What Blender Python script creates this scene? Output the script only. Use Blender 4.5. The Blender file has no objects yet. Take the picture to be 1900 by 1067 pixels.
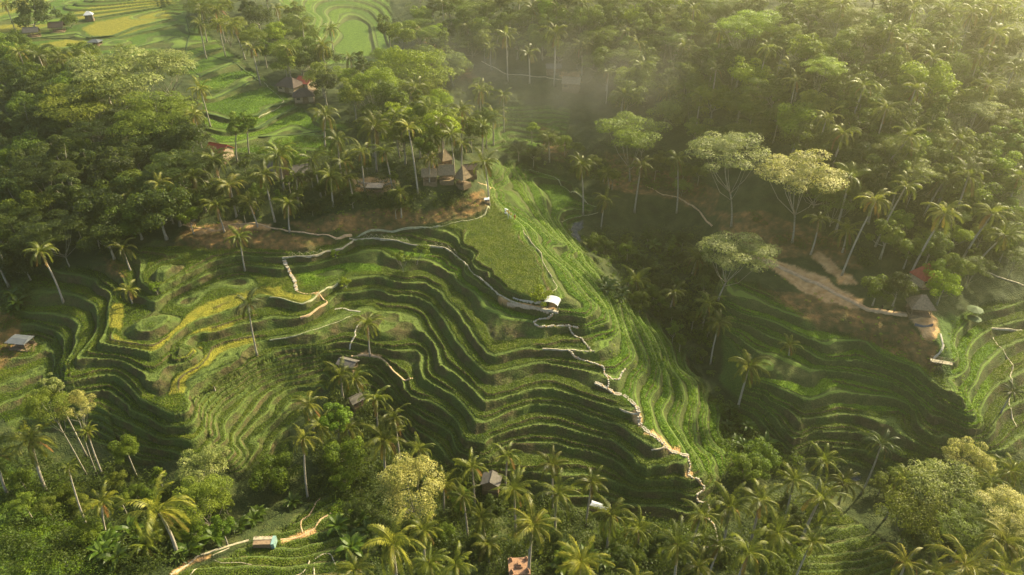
import bpy, math, random
import numpy as np
random.seed(7); rng = np.random.default_rng(7)
SC = bpy.context.scene
COL = SC.collection
R = math.radians
# ------------------------------------------------------------------ camera
CH = 95.0; PITCH = R(33.0); FPX = 1267.0
cam = bpy.data.cameras.new('camera'); camo = bpy.data.objects.new('camera', cam); COL.objects.link(camo)
cam.sensor_width = 36; cam.lens = 36*FPX/1900; cam.clip_start = 1; cam.clip_end = 6000
camo.location = (0, 0, CH); camo.rotation_euler = (R(90)-PITCH, 0, 0)
SC.camera = camo
# ------------------------------------------------------------------ light
SUN_EL, SUN_AZ = R(33), R(49)        # azimuth clockwise from +Y (the view direction)
w = bpy.data.worlds.new('World'); SC.world = w; w.use_nodes = True
nt = w.node_tree; bg = nt.nodes['Background']
sky = nt.nodes.new('ShaderNodeTexSky'); sky.sky_type = 'NISHITA'; sky.sun_disc = False
sky.sun_elevation = SUN_EL; sky.sun_rotation = SUN_AZ; sky.air_density = 1.2; sky.dust_density = 4.0
nt.links.new(sky.outputs[0], bg.inputs[0]); bg.inputs[1].default_value = 0.115
sl = bpy.data.lights.new('sun', 'SUN'); sl.energy = 5.0; sl.angle = R(1.2); sl.color = (1.0, 0.88, 0.55)
so = bpy.data.objects.new('sun', sl); COL.objects.link(so); so.location = (150, 100, 160)
sd = np.array([math.sin(SUN_AZ)*math.cos(SUN_EL), math.cos(SUN_AZ)*math.cos(SUN_EL), math.sin(SUN_EL)])
from mathutils import Vector, Matrix
so.rotation_euler = Vector(sd).to_track_quat('Z', 'Y').to_euler()
SC.view_settings.view_transform = 'Standard'; SC.view_settings.look = 'None'
SC.view_settings.exposure = 1.34; SC.view_settings.gamma = 1.0
SC.cycles.max_bounces = 5; SC.cycles.diffuse_bounces = 3; SC.cycles.glossy_bounces = 2
SC.cycles.transmission_bounces = 3; SC.cycles.volume_bounces = 0; SC.cycles.transparent_max_bounces = 4
SC.cycles.sample_clamp_indirect = 4; SC.cycles.volume_step_rate = 2.0; SC.cycles.volume_max_steps = 64
HAZE_DENSITY = 0.00052; HAZE_G = 0.82
# ------------------------------------------------------------------ geometry of the survey: rays of the photograph's 1900 px frame
CT, ST = math.cos(PITCH), math.sin(PITCH)
def rays(uv):
    uv = np.asarray(uv, float).reshape(-1, 2)
    a = (uv[:, 0]-950)/FPX; b = (533.5-uv[:, 1])/FPX
    return np.stack([a, CT+b*ST, -ST+b*CT], 1)
def at_height(uv, z):
    d = rays(uv); t = (CH-np.asarray(z, float))/-d[:, 2]
    return d*t[:, None]+np.array([0, 0, CH])
def project(x, y, z):
    zz = z-CH; dep = y*CT-zz*ST; up = y*ST+zz*CT
    dep = np.maximum(dep, 1.0)
    return 950+FPX*x/dep, 533.5-FPX*up/dep
def hashn(ix, iy, seed):
    n = (ix.astype(np.int64)*374761393+iy.astype(np.int64)*668265263+seed*1442695041) & 0x7fffffff
    n = (n ^ (n >> 13))*1274126177 & 0x7fffffff
    return ((n ^ (n >> 16)) & 0xffff)/65535.0
def vnoise(x, y, s, seed=0):
    x = np.asarray(x, float)/s; y = np.asarray(y, float)/s
    ix = np.floor(x); iy = np.floor(y); fx = x-ix; fy = y-iy
    fx = fx*fx*(3-2*fx); fy = fy*fy*(3-2*fy)
    a = hashn(ix, iy, seed); b = hashn(ix+1, iy, seed); c = hashn(ix, iy+1, seed); d = hashn(ix+1, iy+1, seed)
    return (a*(1-fx)+b*fx)*(1-fy)+(c*(1-fx)+d*fx)*fy-0.5
def fbm(x, y, s, seed=0, o=3):
    return sum(vnoise(x, y, s/2**k, seed+k*17)/1.8**k for k in range(o))
def sst(a, b, x):
    t = np.clip((x-a)/(b-a), 0, 1); return t*t*(3-2*t)
def crop(x0, y0, s=4.7425):
    return lambda *p: [(x0+a/s, y0+b/s) for a, b in p]
C1 = crop(500, 420); C2 = crop(880, 420); C3 = crop(500, 640); C4 = crop(880, 640); CE = crop(0, 460); CHH = crop(0, 680)
CJ = crop(1240, 520); CK = crop(1240, 700); CG = crop(300, 660); CM = crop(1500, 560); CL = crop(300, 860, 4.75)
CQ = crop(1000, 840); CN = crop(880, 280); CU = crop(300, 60); T2 = crop(630, 0, 2.964)
# ------------------------------------------------------------------ contours read off the terraces
CONT = []
def lvl(z, *pts): CONT.append((z, [p for q in pts for p in q]))
# level 0 - edge of the big field
lvl(0.0, [(650, 432), (730, 419), (800, 421)], C1((1420, 20), (1560, 45), (1660, 110), (1750, 190), (1765, 280), (1820, 360), (1897, 430)), C2((60, 380), (200, 480), (290, 560), (420, 600), (560, 640), (700, 640), (745, 560)), C2((740, 530), (680, 430), (600, 250), (500, 130)), CN((430, 650), (300, 545), (190, 450), (140, 360), (120, 200)))
lvl(-2.0, [(290, 538), (337, 512), (388, 485), (438, 473), (506, 475)], C1((110, 268), (350, 268), (520, 218), (640, 190), (740, 115), (930, 103), (1100, 118), (1250, 153), (1400, 163), (1540, 180), (1640, 240), (1740, 325), (1800, 405), (1897, 475)), C2((120, 495), (220, 595), (330, 655), (450, 700), (640, 740), (760, 775), (850, 772), (1000, 805), (1080, 720), (1000, 620), (900, 480), (800, 350), (650, 240), (560, 110)), CN((520, 690), (400, 590), (260, 500), (175, 390), (160, 250), (180, 130)))
lvl(-4.0, [(300, 548), (345, 528), (400, 500), (450, 490), (520, 500)], C1((280, 340), (380, 335), (600, 272), (960, 212), (1100, 285), (1250, 293), (1420, 303), (1550, 373), (1640, 443), (1680, 503), (1800, 573), (1860, 665)), C2((60, 705), (200, 775), (260, 838), (510, 840), (600, 888), (800, 860), (930, 890), (1080, 855), (1190, 840), (1180, 720), (1090, 590), (950, 430), (800, 300), (680, 180)), CN((840, 830), (650, 710), (500, 545), (400, 410), (300, 270), (260, 130)))
lvl(-6.0, CE((800, 265), (880, 345), (960, 390), (940, 520), (930, 690), (875, 845), (1000, 855), (1200, 885), (1370, 925), (1500, 795), (1700, 655), (1897, 580)), [(430, 572), (470, 553)], C1((0, 622), (100, 632), (200, 668), (290, 688), (370, 643), (440, 585), (600, 500), (740, 462), (960, 442), (1160, 492), (1350, 492), (1480, 563), (1530, 653), (1640, 743), (1740, 873)), C4((10, -40), (90, 52), (180, 102), (330, 62), (500, 32), (700, 32), (830, 40), (1050, 55), (1160, 30)), C2((1180, 1000), (1250, 960), (1270, 860), (1200, 650), (1110, 500), (960, 350), (850, 230)), CN((900, 880), (760, 760), (610, 580), (500, 420), (440, 270), (330, 120)))
lvl(-8.0, CE((180, 440), (250, 402), (400, 382), (560, 397), (720, 442), (830, 502), (860, 600), (850, 740), (760, 850), (660, 942), (640, 972), (850, 962), (1050, 977), (1200, 1050)), CHH((1200, 10), (1290, 90), (1360, 140), (1430, 100), (1455, 0)), CE((1500, 960), (1560, 870), (1650, 790), (1750, 752), (1897, 732)), [(440, 602), (500, 592)], C1((280, 803), (350, 773), (430, 713), (520, 663), (570, 592), (750, 582), (930, 553), (1070, 602), (1180, 593), (1330, 623), (1430, 693), (1510, 803), (1545, 850), (1600, 960)), C3((1680, 16), (1800, 150), (1897, 245)), C4((170, 247), (350, 207), (600, 152), (780, 172), (950, 207), (1120, 242), (1280, 300), (1310, 230), (1400, 140), (1420, 40), (1370, -60)), C2((1300, 800), (1260, 640), (1130, 470), (960, 270)))
lvl(-10.0, CE((170, 548), (240, 583), (400, 578), (560, 603), (660, 655), (650, 780), (655, 870), (600, 960), (590, 1060)), CHH((540, 142), (700, 112), (900, 72), (1000, 72), (1080, 112), (1150, 172), (1210, 272), (1340, 342), (1480, 402), (1560, 422), (1660, 402), (1690, 330), (1650, 240)), CG((215, 230), (280, 163), (400, 83), (530, 2)), [(430, 655), (470, 638)], C1((0, 992), (230, 963), (450, 883), (650, 813), (750, 773), (870, 752), (1050, 748), (1200, 803), (1330, 913), (1420, 1003)), C3((1450, 0), (1480, 85), (1500, 172), (1650, 263), (1750, 353), (1870, 483)), C4((100, 503), (300, 443), (500, 388), (640, 373), (850, 423), (1080, 493), (1280, 563), (1400, 593), (1480, 590), (1420, 440), (1440, 290), (1520, 190), (1500, 50), (1450, -50)), C2((1350, 700), (1280, 600)))
lvl(-12.0, CE((180, 652), (350, 683), (450, 713), (530, 763), (560, 850), (540, 950), (500, 1060)), CHH((520, 200), (600, 222), (750, 217), (930, 197), (1050, 262), (1140, 342), (1160, 402), (1290, 432), (1400, 512), (1500, 552), (1620, 562), (1700, 482), (1745, 402)), CG((330, 490), (345, 400), (500, 260), (700, 132), (860, 32)), C3((100, 40), (400, 22), (540, -20)))
lvl(-12.0, C3((900, 10), (1100, 40), (1280, 30), (1345, 90), (1320, 192), (1380, 290), (1500, 373), (1600, 433), (1700, 523), (1770, 623), (1800, 663), (1897, 683)), C4((60, 693), (150, 653), (300, 573), (500, 508), (700, 518), (850, 543), (1000, 603), (1250, 693), (1400, 803), (1550, 913), (1660, 913), (1700, 860), (1600, 700), (1550, 500), (1620, 390), (1640, 210), (1570, 0)), C2((1500, 900), (1400, 760)))
lvl(-14.0, CE((300, 790), (430, 813), (450, 900), (490, 990)), CHH((450, 250), (650, 372), (800, 352), (900, 382), (980, 432), (1150, 492), (1290, 582), (1400, 642), (1600, 610), (1720, 702), (1830, 702)), CG((420, 770), (385, 650), (375, 500), (420, 420), (520, 330), (640, 240), (860, 130), (1000, 70), (1200, 60)))
lvl(-14.0, C3((720, 92), (800, 100), (970, 102), (1080, 222), (1180, 302), (1195, 392), (1240, 443), (1350, 473), (1500, 553), (1620, 643), (1660, 723), (1690, 843), (1897, 873)), C4((120, 848), (230, 793), (350, 743), (550, 693), (740, 713), (900, 753), (1100, 803), (1250, 853), (1350, 973), (1400, 1050)), CQ((800, 3), (850, 83), (930, 153), (1020, 187), (1150, 163), (1280, 163)), C4((1880, 960), (1750, 750), (1660, 600), (1740, 430), (1690, 250), (1640, 100)))
lvl(-16.0, CHH((600, 470), (850, 482), (930, 522), (1030, 602), (1250, 692), (1400, 722), (1620, 782)), CG((480, 850), (580, 880), (610, 820), (520, 750), (462, 640), (472, 500), (560, 432), (720, 302), (860, 192), (960, 117), (1080, 117), (1220, 97), (1420, 22)))
lvl(-16.0, C3((870, 205), (1000, 292), (1040, 372), (1100, 452), (1200, 542), (1300, 612), (1450, 692), (1600, 772), (1650, 900), (1700, 950)), C4((350, 853), (720, 853), (800, 893), (1000, 913), (1150, 963), (1250, 1013)), CQ((530, 3), (700, 83), (830, 163), (950, 217), (1200, 200), (1400, 235)), CK((330, 850), (200, 600), (90, 420), (100, 330), (150, 180), (130, 50)))
lvl(-17.0, CG((590, 740), (552, 640), (640, 522), (760, 362), (900, 262), (1020, 192), (1100, 172), (1300, 152), (1420, 92)))
lvl(-18.0, CHH((1000, 700), (1240, 800), (1430, 830), (1500, 900), (1620, 970)), CG((600, 770), (680, 662), (760, 522), (870, 382), (960, 302), (1120, 242)))
lvl(-18.0, C3((1040, 462), (1150, 562), (1250, 702), (1330, 752), (1430, 822), (1480, 902), (1560, 962), (1640, 1060)), CQ((550, 213), (700, 273), (850, 327), (1000, 332), (1150, 322), (1350, 372), (1450, 330)), CK((510, 850), (400, 700), (260, 580), (230, 330), (270, 180), (270, 50)))
lvl(-19.0, CG((680, 725), (760, 642), (860, 542), (960, 482), (955, 400), (1130, 272)))
lvl(-20.0, CG((700, 745), (790, 722), (800, 800), (830, 852), (890, 792), (920, 652), (1050, 522), (1160, 402)))
lvl(-20.0, CQ((600, 380), (750, 443), (870, 487), (1000, 482), (1250, 512), (1470, 510)), CK((560, 700), (380, 560), (340, 400), (350, 250), (330, 150)))
lvl(-21.0, CG((700, 1060), (780, 982), (900, 872), (1000, 702), (1140, 622)))
lvl(-22.0, CQ((780, 683), (900, 697), (1000, 688), (1100, 702), (1300, 720)))
lvl(-22.0, CK((640, 740), (600, 650), (440, 500), (460, 300)))
# right-hand slope
lvl(-6.0, CJ((500, 22), (640, 102), (800, 182), (1000, 272), (1180, 332), (1300, 345)), CM((200, 200), (500, 240), (800, 400), (1000, 480)))
lvl(-8.0, CJ((440, 172), (640, 282), (960, 377), (1200, 502), (1400, 572)), CM((200, 340), (450, 332), (700, 402), (900, 500), (1100, 602), (1300, 782), (1400, 900)))
lvl(-10.0, CJ((500, 330), (700, 382), (900, 502), (1200, 602), (1330, 692), (1670, 702)), CM((600, 542), (760, 602), (900, 702), (1050, 802), (1250, 932), (1350, 962)))
lvl(-12.0, CJ((520, 440), (620, 500), (760, 602), (1000, 682), (1200, 762), (1290, 842), (1360, 777), (1600, 802), (1897, 872)), CM((830, 720), (1000, 902), (1150, 1042)))
lvl(-14.0, CK((700, 20), (900, 60), (1100, 152), (1220, 222), (1300, 182), (1500, 127), (1850, 162)), [(1680, 745), (1740, 790), (1790, 820)])
lvl(-16.0, CK((700, 100), (780, 132), (930, 222), (1060, 272), (1180, 402), (1200, 422), (1230, 362), (1400, 342), (1530, 312), (1700, 342), (1897, 402)), [(1700, 820), (1740, 840)])
lvl(-18.0, CK((790, 180), (900, 292), (960, 392), (1060, 492), (1170, 542), (1200, 502), (1280, 462), (1500, 472), (1700, 492), (1750, 522)), [(1680, 850)])
lvl(-20.0, CK((760, 300), (800, 372), (930, 502), (1030, 612), (1120, 662), (1180, 642), (1300, 602), (1450, 602), (1700, 622)))
FIELDL = ((20, [(0, 38), (60, 30), (110, 12), (180, 0)]), (19, [(175, 33), (240, 22), (300, 12)]), (18, [(30, 75), (140, 62), (165, 70), (210, 66), (250, 50), (315, 35)]), (17, [(100, 92), (190, 80), (250, 62), (330, 45)]), (16, [(165, 115), (250, 88), (335, 68)]), (15, [(340, 112), (410, 90)]), (14, [(370, 143), (440, 115)]), (13, [(401, 182), (448, 161), (479, 142)]), (12, [(385, 210), (425, 222), (479, 214), (500, 199), (530, 191)]), (11, [(430, 245), (479, 237), (511, 218), (551, 199)]), (10, [(479, 254), (553, 250), (600, 243)]),
 (1, T2((900, 655), (1060, 660), (1220, 690))), (-1, T2((890, 770), (1000, 765), (1130, 795))), (-2, T2((900, 800), (1020, 800), (1120, 835))))
for z_, P_ in FIELDL: lvl(float(z_), P_)
# free spot heights  u, v, z
SPOT = """
870 430 .9;900 480 .9;940 530 .8;980 500 1;960 450 1;920 400 .8;1000 540 .8;860 450 .9;1005 490 .8;950 500 1;990 520 .9;1015 520 .7;1005 470 .6;960 540 .8;930 440 1;890 415 .8;1000 505 1;985 480 1;850 425 .5;880 455 .9;915 500 .8
700 432 -1.2;760 432 -1.2;830 450 -1.2;850 470 -1.2;600 455 -1.2;330 480 -1.2;400 470 -1.2;450 460 -1.0;300 460 -1.0
270 560 -4.6;240 590 -5;250 560 -5;400 540 -5;520 545 -5.2;330 640 -5.2
430 416 .5;370 425 .3;500 420 .5;560 432 .4;340 418 1;620 438 .2;470 400 3;560 400 3;650 400 3.5;750 400 2.5;840 390 2
700 350 7;750 345 7.5;800 350 7.5;850 345 7;880 345 6;600 345 7.5;560 335 8;500 345 7;450 345 6;400 370 4;330 385 3;870 375 3.5;890 330 5
900 300 4;920 300 1;935 305 -1;700 310 8;620 310 8.5;500 310 8;410 290 9;380 330 6;300 400 2;260 440 0;200 460 -2;130 480 -4;60 480 -6;20 520 -8
60 400 0;150 400 1;250 380 3;100 300 6;200 300 7;300 300 7;60 200 11;180 200 12;300 220 11;20 100 16;100 140 15;220 140 14.5;340 230 10.5
250 45 18.4;220 75 17.4;210 95 16.4;60 50 19.3;50 10 20.4;300 0 22;150 0 22;400 0 19;350 60 17;330 90 16;430 185 12.4;440 140 13.4;400 115 14.4;560 225 10.4;520 208 11.4;450 230 11.3;350 170 13;540 255 10.6;610 230 11.5
550 170 12.4;500 130 14.2;580 190 11.6;640 200 12;700 200 11.5;700 260 10;640 270 10.5;780 240 8;850 280 6;820 200 6;860 240 4;740 140 9;650 140 11.5;560 110 13.5;480 60 16;520 10 18;900 250 1;880 200 3
640 50 8.4;600 0 11;680 20 9.8;560 20 13;620 90 8.8;690 60 9;700 110 9;750 60 12;720 0 13;800 0 19;780 60 14;850 90 14;820 110 12;900 60 19;900 130 10.5;950 130 11;1030 158 10;1000 140 10.8;1060 155 9.5;1000 60 23;1000 0 30;900 0 25;1100 100 18;1100 0 34;1150 160 11
900 180 6;960 180 7;1020 190 5;960 210 3;1000 222 1.6;980 240 -.5;1040 240 -1;960 262 -2.6;1000 270 -4;930 280 -3;980 290 -5.5;1080 260 -1;1120 220 4;1060 200 5
985 300 -6.5;1006 333 -8.5;970 315 -7.5;1030 350 -9.3;1060 375 -9.3;1040 385 -9.4;1090 375 -8.6;1060 340 -8;1020 315 -6;1090 340 -6;1130 370 -8;1150 350 -7;1075 410 -12;1075 430 -12.5;1100 460 -13;1055 415 -11.5;1130 300 -4;1200 330 -6;1250 345 -7
1225 360 -7.6;1290 385 -7;1320 418 -5.5;1200 400 -12;1250 420 -12;1290 450 -11;1200 480 -14;1150 440 -13.5;1250 520 -15;1180 540 -15;1310 500 -11;1300 540 -13;1260 580 -17.5;1230 570 -17.5;1280 640 -19.5;1300 690 -21;1330 700 -20;1340 750 -22;1370 790 -23;1320 660 -19.5;1330 620 -16;1290 600 -17.5;1430 845 -23.5;1490 860 -23.8;1560 885 -24;1620 900 -23
1350 430 -3;1400 400 1.5;1380 350 4;1450 470 -1;1420 470 -2.2;1440 495 -2.8;1500 515 -2.6;1560 540 -2.4;1590 562 -2.6;1640 578 -2.4;1500 480 -.8;1560 500 -1;1600 520 -1;1630 545 -1.6;1700 540 -.6;1710 585 -2;1715 615 -2.6;1690 575 -2;1748 650 -4;1740 670 -5;1760 700 -6.5;1400 520 -4.5;1460 550 -5;1540 590 -5;1620 610 -5;1700 640 -5.2
1500 400 4;1600 450 3.5;1500 440 1.5;1600 350 12;1400 300 7;1300 330 0;1250 300 -2.5;1300 270 5;1250 200 9;1180 200 8;1250 100 20;1250 0 33;1350 200 16;1500 300 14;1500 200 24;1500 100 33;1500 0 41;1350 100 25;1400 0 38;1700 500 1;1750 450 3;1750 350 11;1750 250 20;1750 150 28;1750 60 36;1650 200 25;1650 60 37;1650 0 42;1850 100 33;1890 20 34;1850 0 36;1880 250 18;1880 400 6;1800 500 -1;1880 520 -3;1850 560 -5
1790 600 -6;1770 640 -6;1790 700 -8.5;1810 760 -11;1830 800 -13;1840 610 -8;1880 607 -8.5;1900 560 -6;1850 640 -9.5;1880 700 -12;1880 780 -15;1900 850 -17;1850 850 -17;1820 860 -18
1750 880 -20;1680 880 -21.5;1650 930 -22;1850 930 -17;1880 1000 -13;1800 1000 -16;1700 1050 -15;1750 980 -18;1560 940 -23;1500 930 -23;1560 980 -21;1620 1020 -19;1500 1040 -18.4;1400 1040 -18;1420 970 -22;1340 960 -22;1345 1000 -21.8;1280 1040 -19;1200 1020 -20;1200 1060 -17;1100 1050 -17;1050 1000 -21;1000 950 -22.5;985 1060 -16
900 900 -21.5;960 905 -21.5;850 880 -20.5;900 960 -22;850 1040 -17.5;765 1010 -19;770 900 -21.5;700 860 -21.5;720 1050 -15;650 870 -21.5;650 760 -19;600 740 -19.5;640 690 -16;560 900 -22.5;600 860 -22;500 880 -22.5;560 830 -21.5;430 880 -20.5;300 880 -20;200 860 -19;250 900 -20
560 960 -19.5;600 960 -18;640 940 -18.5;620 930 -19;560 1000 -17;500 1000 -17;600 1030 -14.5;560 1040 -14.5;400 1030 -15.5;450 1050 -14;340 1060 -14;660 1000 -16;300 1000 -17.5;200 960 -18;100 950 -17;30 900 -17.5;100 880 -19;30 840 -18.5;150 1040 -14;30 1040 -12.5;30 980 -14.5;250 1060 -14
60 780 -17;30 740 -16;130 780 -17.5;60 700 -15;100 730 -15.6;20 660 -14;20 620 -12.5;60 640 -13;20 580 -10;160 830 -18.5;60 600 -12
"""
pts, zs = [], []
def densify(P, step=14):
    out = [P[0]]
    for a, b in zip(P[:-1], P[1:]):
        n = max(1, int(math.hypot(b[0]-a[0], b[1]-a[1])/step))
        for k in range(1, n+1): out.append((a[0]+(b[0]-a[0])*k/n, a[1]+(b[1]-a[1])*k/n))
    return out
for z, P in CONT:
    Q = densify(P); pts.append(at_height(Q, z)[:, :2]); zs.append(np.full(len(Q), z))
for s in SPOT.replace('\n', ';').split(';'):
    s = s.split()
    if len(s) == 3:
        u, v, z = map(float, s); pts.append(at_height([(u, v)], z)[:, :2]); zs.append(np.array([z]))
for x, y, z in [(-150, 30, 5), (0, 30, 2), (150, 30, 5), (-200, 90, -2), (200, 90, 0), (-260, 200, 14), (-330, 340, 26), (260, 160, 8), (300, 250, 38), (330, 350, 50), (-200, 480, 20), (0, 520, 30), (200, 450, 52), (-330, 500, 28), (330, 520, 56), (-60, 560, 18), (-90, 40, -8), (90, 40, -8), (0, 50, -10)]:
    pts.append(np.array([[x, y]], float)); zs.append(np.array([float(z)]))
PX = np.concatenate(pts); PZ = np.concatenate(zs)
# thin duplicates (points closer than 0.5 m)
keep = []; seen = {}
for i, (x, y) in enumerate(PX):
    k = (round(x/0.9), round(y/0.9))
    if k not in seen: seen[k] = 1; keep.append(i)
PX = PX[keep]; PZ = PZ[keep]; NP = len(PX)
def tps(r2): return r2*np.log(r2+1e-9)
sc_ = 100.0; Q = PX/sc_
D2 = ((Q[:, None, :]-Q[None, :, :])**2).sum(2)
A = np.zeros((NP+3, NP+3)); A[:NP, :NP] = tps(D2)+np.eye(NP)*2.0e-4
A[:NP, NP] = 1; A[:NP, NP+1:] = Q; A[NP, :NP] = 1; A[NP+1:, :NP] = Q.T
W = np.linalg.solve(A, np.concatenate([PZ, [0, 0, 0]]))
GX0, GX1, GY0, GY1, GS = -370.0, 370.0, 10.0, 580.0, 2.0
gx = np.arange(GX0, GX1+.1, GS); gy = np.arange(GY0, GY1+.1, GS)
GX, GY = np.meshgrid(gx, gy)
fl = np.stack([GX.ravel(), GY.ravel()], 1)/sc_; out = np.empty(len(fl))
for i in range(0, len(fl), 8000):
    q = fl[i:i+8000]; d2 = ((q**2).sum(1)[:, None]+(Q**2).sum(1)[None]-2*q@Q.T); d2 = np.maximum(d2, 0)
    out[i:i+8000] = tps(d2)@W[:NP]+W[NP]+q@W[NP+1:]
HG = np.clip(out.reshape(GX.shape), -27, 70)
print('control points', NP, 'height range', HG.min(), HG.max())
def base(x, y):
    x = np.asarray(x, float); y = np.asarray(y, float)
    a = np.clip((x-GX0)/GS, 0, len(gx)-1.001); b = np.clip((y-GY0)/GS, 0, len(gy)-1.001)
    i = a.astype(int); j = b.astype(int); fa = a-i; fb = b-j
    h = (HG[j, i]*(1-fa)+HG[j, i+1]*fa)*(1-fb)+(HG[j+1, i]*(1-fa)+HG[j+1, i+1]*fa)*fb
    far = np.clip((np.hypot(x, y-200)-380)/500, 0, 1)
    return h*(1-far)+far*(18+30*fbm(x, y, 400, 5))
# ------------------------------------------------------------------ land-use polygons (surveyed with the same rays)
RW, RH = 950, 534
ru, rv = np.meshgrid(np.arange(RW)*2+1.0, np.arange(RH)*2+1.0)
def raster(polys, blur=1):
    m = np.zeros((RH, RW))
    for P in polys:
        ins = np.zeros((RH, RW), bool); n = len(P)
        for k in range(n):
            (x1, y1), (x2, y2) = P[k], P[(k+1) % n]
            if y1 == y2: continue
            c = ((y1 > rv) != (y2 > rv)) & (ru < (x2-x1)*(rv-y1)/(y2-y1)+x1)
            ins ^= c
        m[ins] = 1
    for _ in range(blur):
        p = np.pad(m, 1, 'edge'); m = (p[1:-1, 1:-1]*2+p[:-2, 1:-1]+p[2:, 1:-1]+p[1:-1, :-2]+p[1:-1, 2:])/6
    return m
Z = {}
Z['terr'] = raster([
 [(20, 520), (90, 500), (200, 490), (285, 440), (450, 455), (530, 440), (640, 446), (655, 434), (730, 420), (800, 420), (860, 407), (903, 388), (905, 330), (925, 298), (980, 300), (1010, 310), (1050, 335), (1110, 380), (1080, 402), (1060, 425), (1130, 520), (1180, 560), (1230, 600), (1290, 680), (1330, 740), (1400, 830), (1345, 880), (1340, 1010), (1180, 1005), (1100, 960), (1000, 890), (860, 875), (750, 850), (690, 740), (640, 690), (600, 720), (540, 790), (540, 860), (430, 880), (330, 850), (240, 870), (150, 800), (30, 800), (-20, 750), (-20, 600)],
 [(1330, 500), (1400, 525), (1500, 585), (1560, 615), (1640, 625), (1740, 690), (1765, 700), (1770, 600), (1830, 560), (1900, 560), (1900, 820), (1850, 880), (1700, 880), (1560, 860), (1500, 855), (1430, 840), (1360, 760), (1390, 690), (1320, 560)],
 [(-20, -20), (330, -20), (350, 30), (450, 115), (560, 205), (650, 232), (620, 290), (420, 280), (380, 240), (370, 150), (300, 110), (160, 95), (-20, 85)],
 [(500, -20), (720, -20), (730, 60), (720, 120), (600, 120), (560, 60)],
 [(890, 195), (1060, 200), (1050, 262), (960, 292), (900, 270)],
 [(300, 1080), (470, 1005), (540, 975), (590, 920), (650, 915), (690, 960), (660, 1080)],
 [(1470, 965), (1560, 945), (1640, 1000), (1700, 1080), (1440, 1080)]], 1)
Z['field'] = raster([
 [(-20, -20), (330, -20), (350, 30), (450, 115), (560, 205), (650, 232), (620, 290), (420, 280), (380, 240), (370, 150), (300, 110), (160, 95), (-20, 85)],
 [(500, -20), (720, -20), (730, 60), (720, 120), (600, 120), (560, 60)], [(890, 195), (1060, 200), (1050, 262), (960, 292), (900, 270)], [(1010, 310), (1110, 380), (1080, 402), (1045, 400)]], 1)
Z['flat'] = raster([[(655, 425), (800, 421), (860, 408), (905, 385), (908, 330), (945, 395), (1000, 465), (1045, 545), (1030, 570), (930, 565), (850, 480), (800, 430)]], 0)
Z['fine'] = raster([
 [(355, 740), (420, 700), (520, 655), (600, 650), (620, 720), (560, 860), (430, 890), (400, 830)],
 [(-20, 640), (120, 660), (140, 720), (200, 760), (240, 900), (-20, 860)],
 [(300, 1080), (470, 1005), (540, 975), (590, 920), (650, 915), (690, 960), (660, 1080)],
 [(500, -20), (720, -20), (730, 60), (720, 120), (600, 120), (560, 60)],
 [(890, 195), (1060, 200), (1050, 262), (960, 292), (900, 270)],
 [(-20, -20), (330, -20), (350, 30), (450, 115), (560, 205), (650, 232), (620, 290), (420, 280), (380, 240), (370, 150), (300, 110), (160, 95), (-20, 85)],
 [(1470, 965), (1560, 945), (1640, 1000), (1700, 1080), (1440, 1080)]], 2)
Z['yellow'] = raster([
 CE((945, 740), (1010, 735), (1060, 780), (1300, 835), (1400, 810), (1640, 560), (1897, 430))+[(450, 540), (480, 533), (520, 528)]+C1((100, 545), (230, 570), (360, 590), (380, 625), (290, 670), (200, 650), (0, 605))+CE((1897, 565), (1700, 640), (1500, 780), (1370, 905), (1200, 870), (930, 810)),
 CE((1620, 770), (1750, 690), (1897, 665))+[(437, 590), (430, 605)]+CE((1897, 720), (1700, 750)),
 CE((1560, 960), (1700, 850), (1780, 840), (1770, 870), (1640, 940), (1560, 975)),
 CE((1600, 1050), (1897, 860))+[(440, 625), (468, 615), (475, 632), (425, 652), (395, 670)]+CG((400, 60), (280, 130), (220, 200), (195, 320), (40, 310), (80, 200), (190, 100)),
 CE((960, 690), (930, 600), (1000, 470), (1080, 480), (1090, 600), (1050, 700)),
 [(0, 40), (60, 46), (130, 40), (60, 62), (0, 62)], [(120, 28), (170, 10), (300, -5), (330, 5), (180, 32), (130, 40)],
 [(150, 52), (180, 38), (310, 18), (320, 32), (240, 60), (200, 68), (170, 66)],
 [(70, 82), (140, 66), (165, 78), (120, 90)], [(-10, 5), (100, -10), (80, 12), (-10, 30)]], 1)
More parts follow.
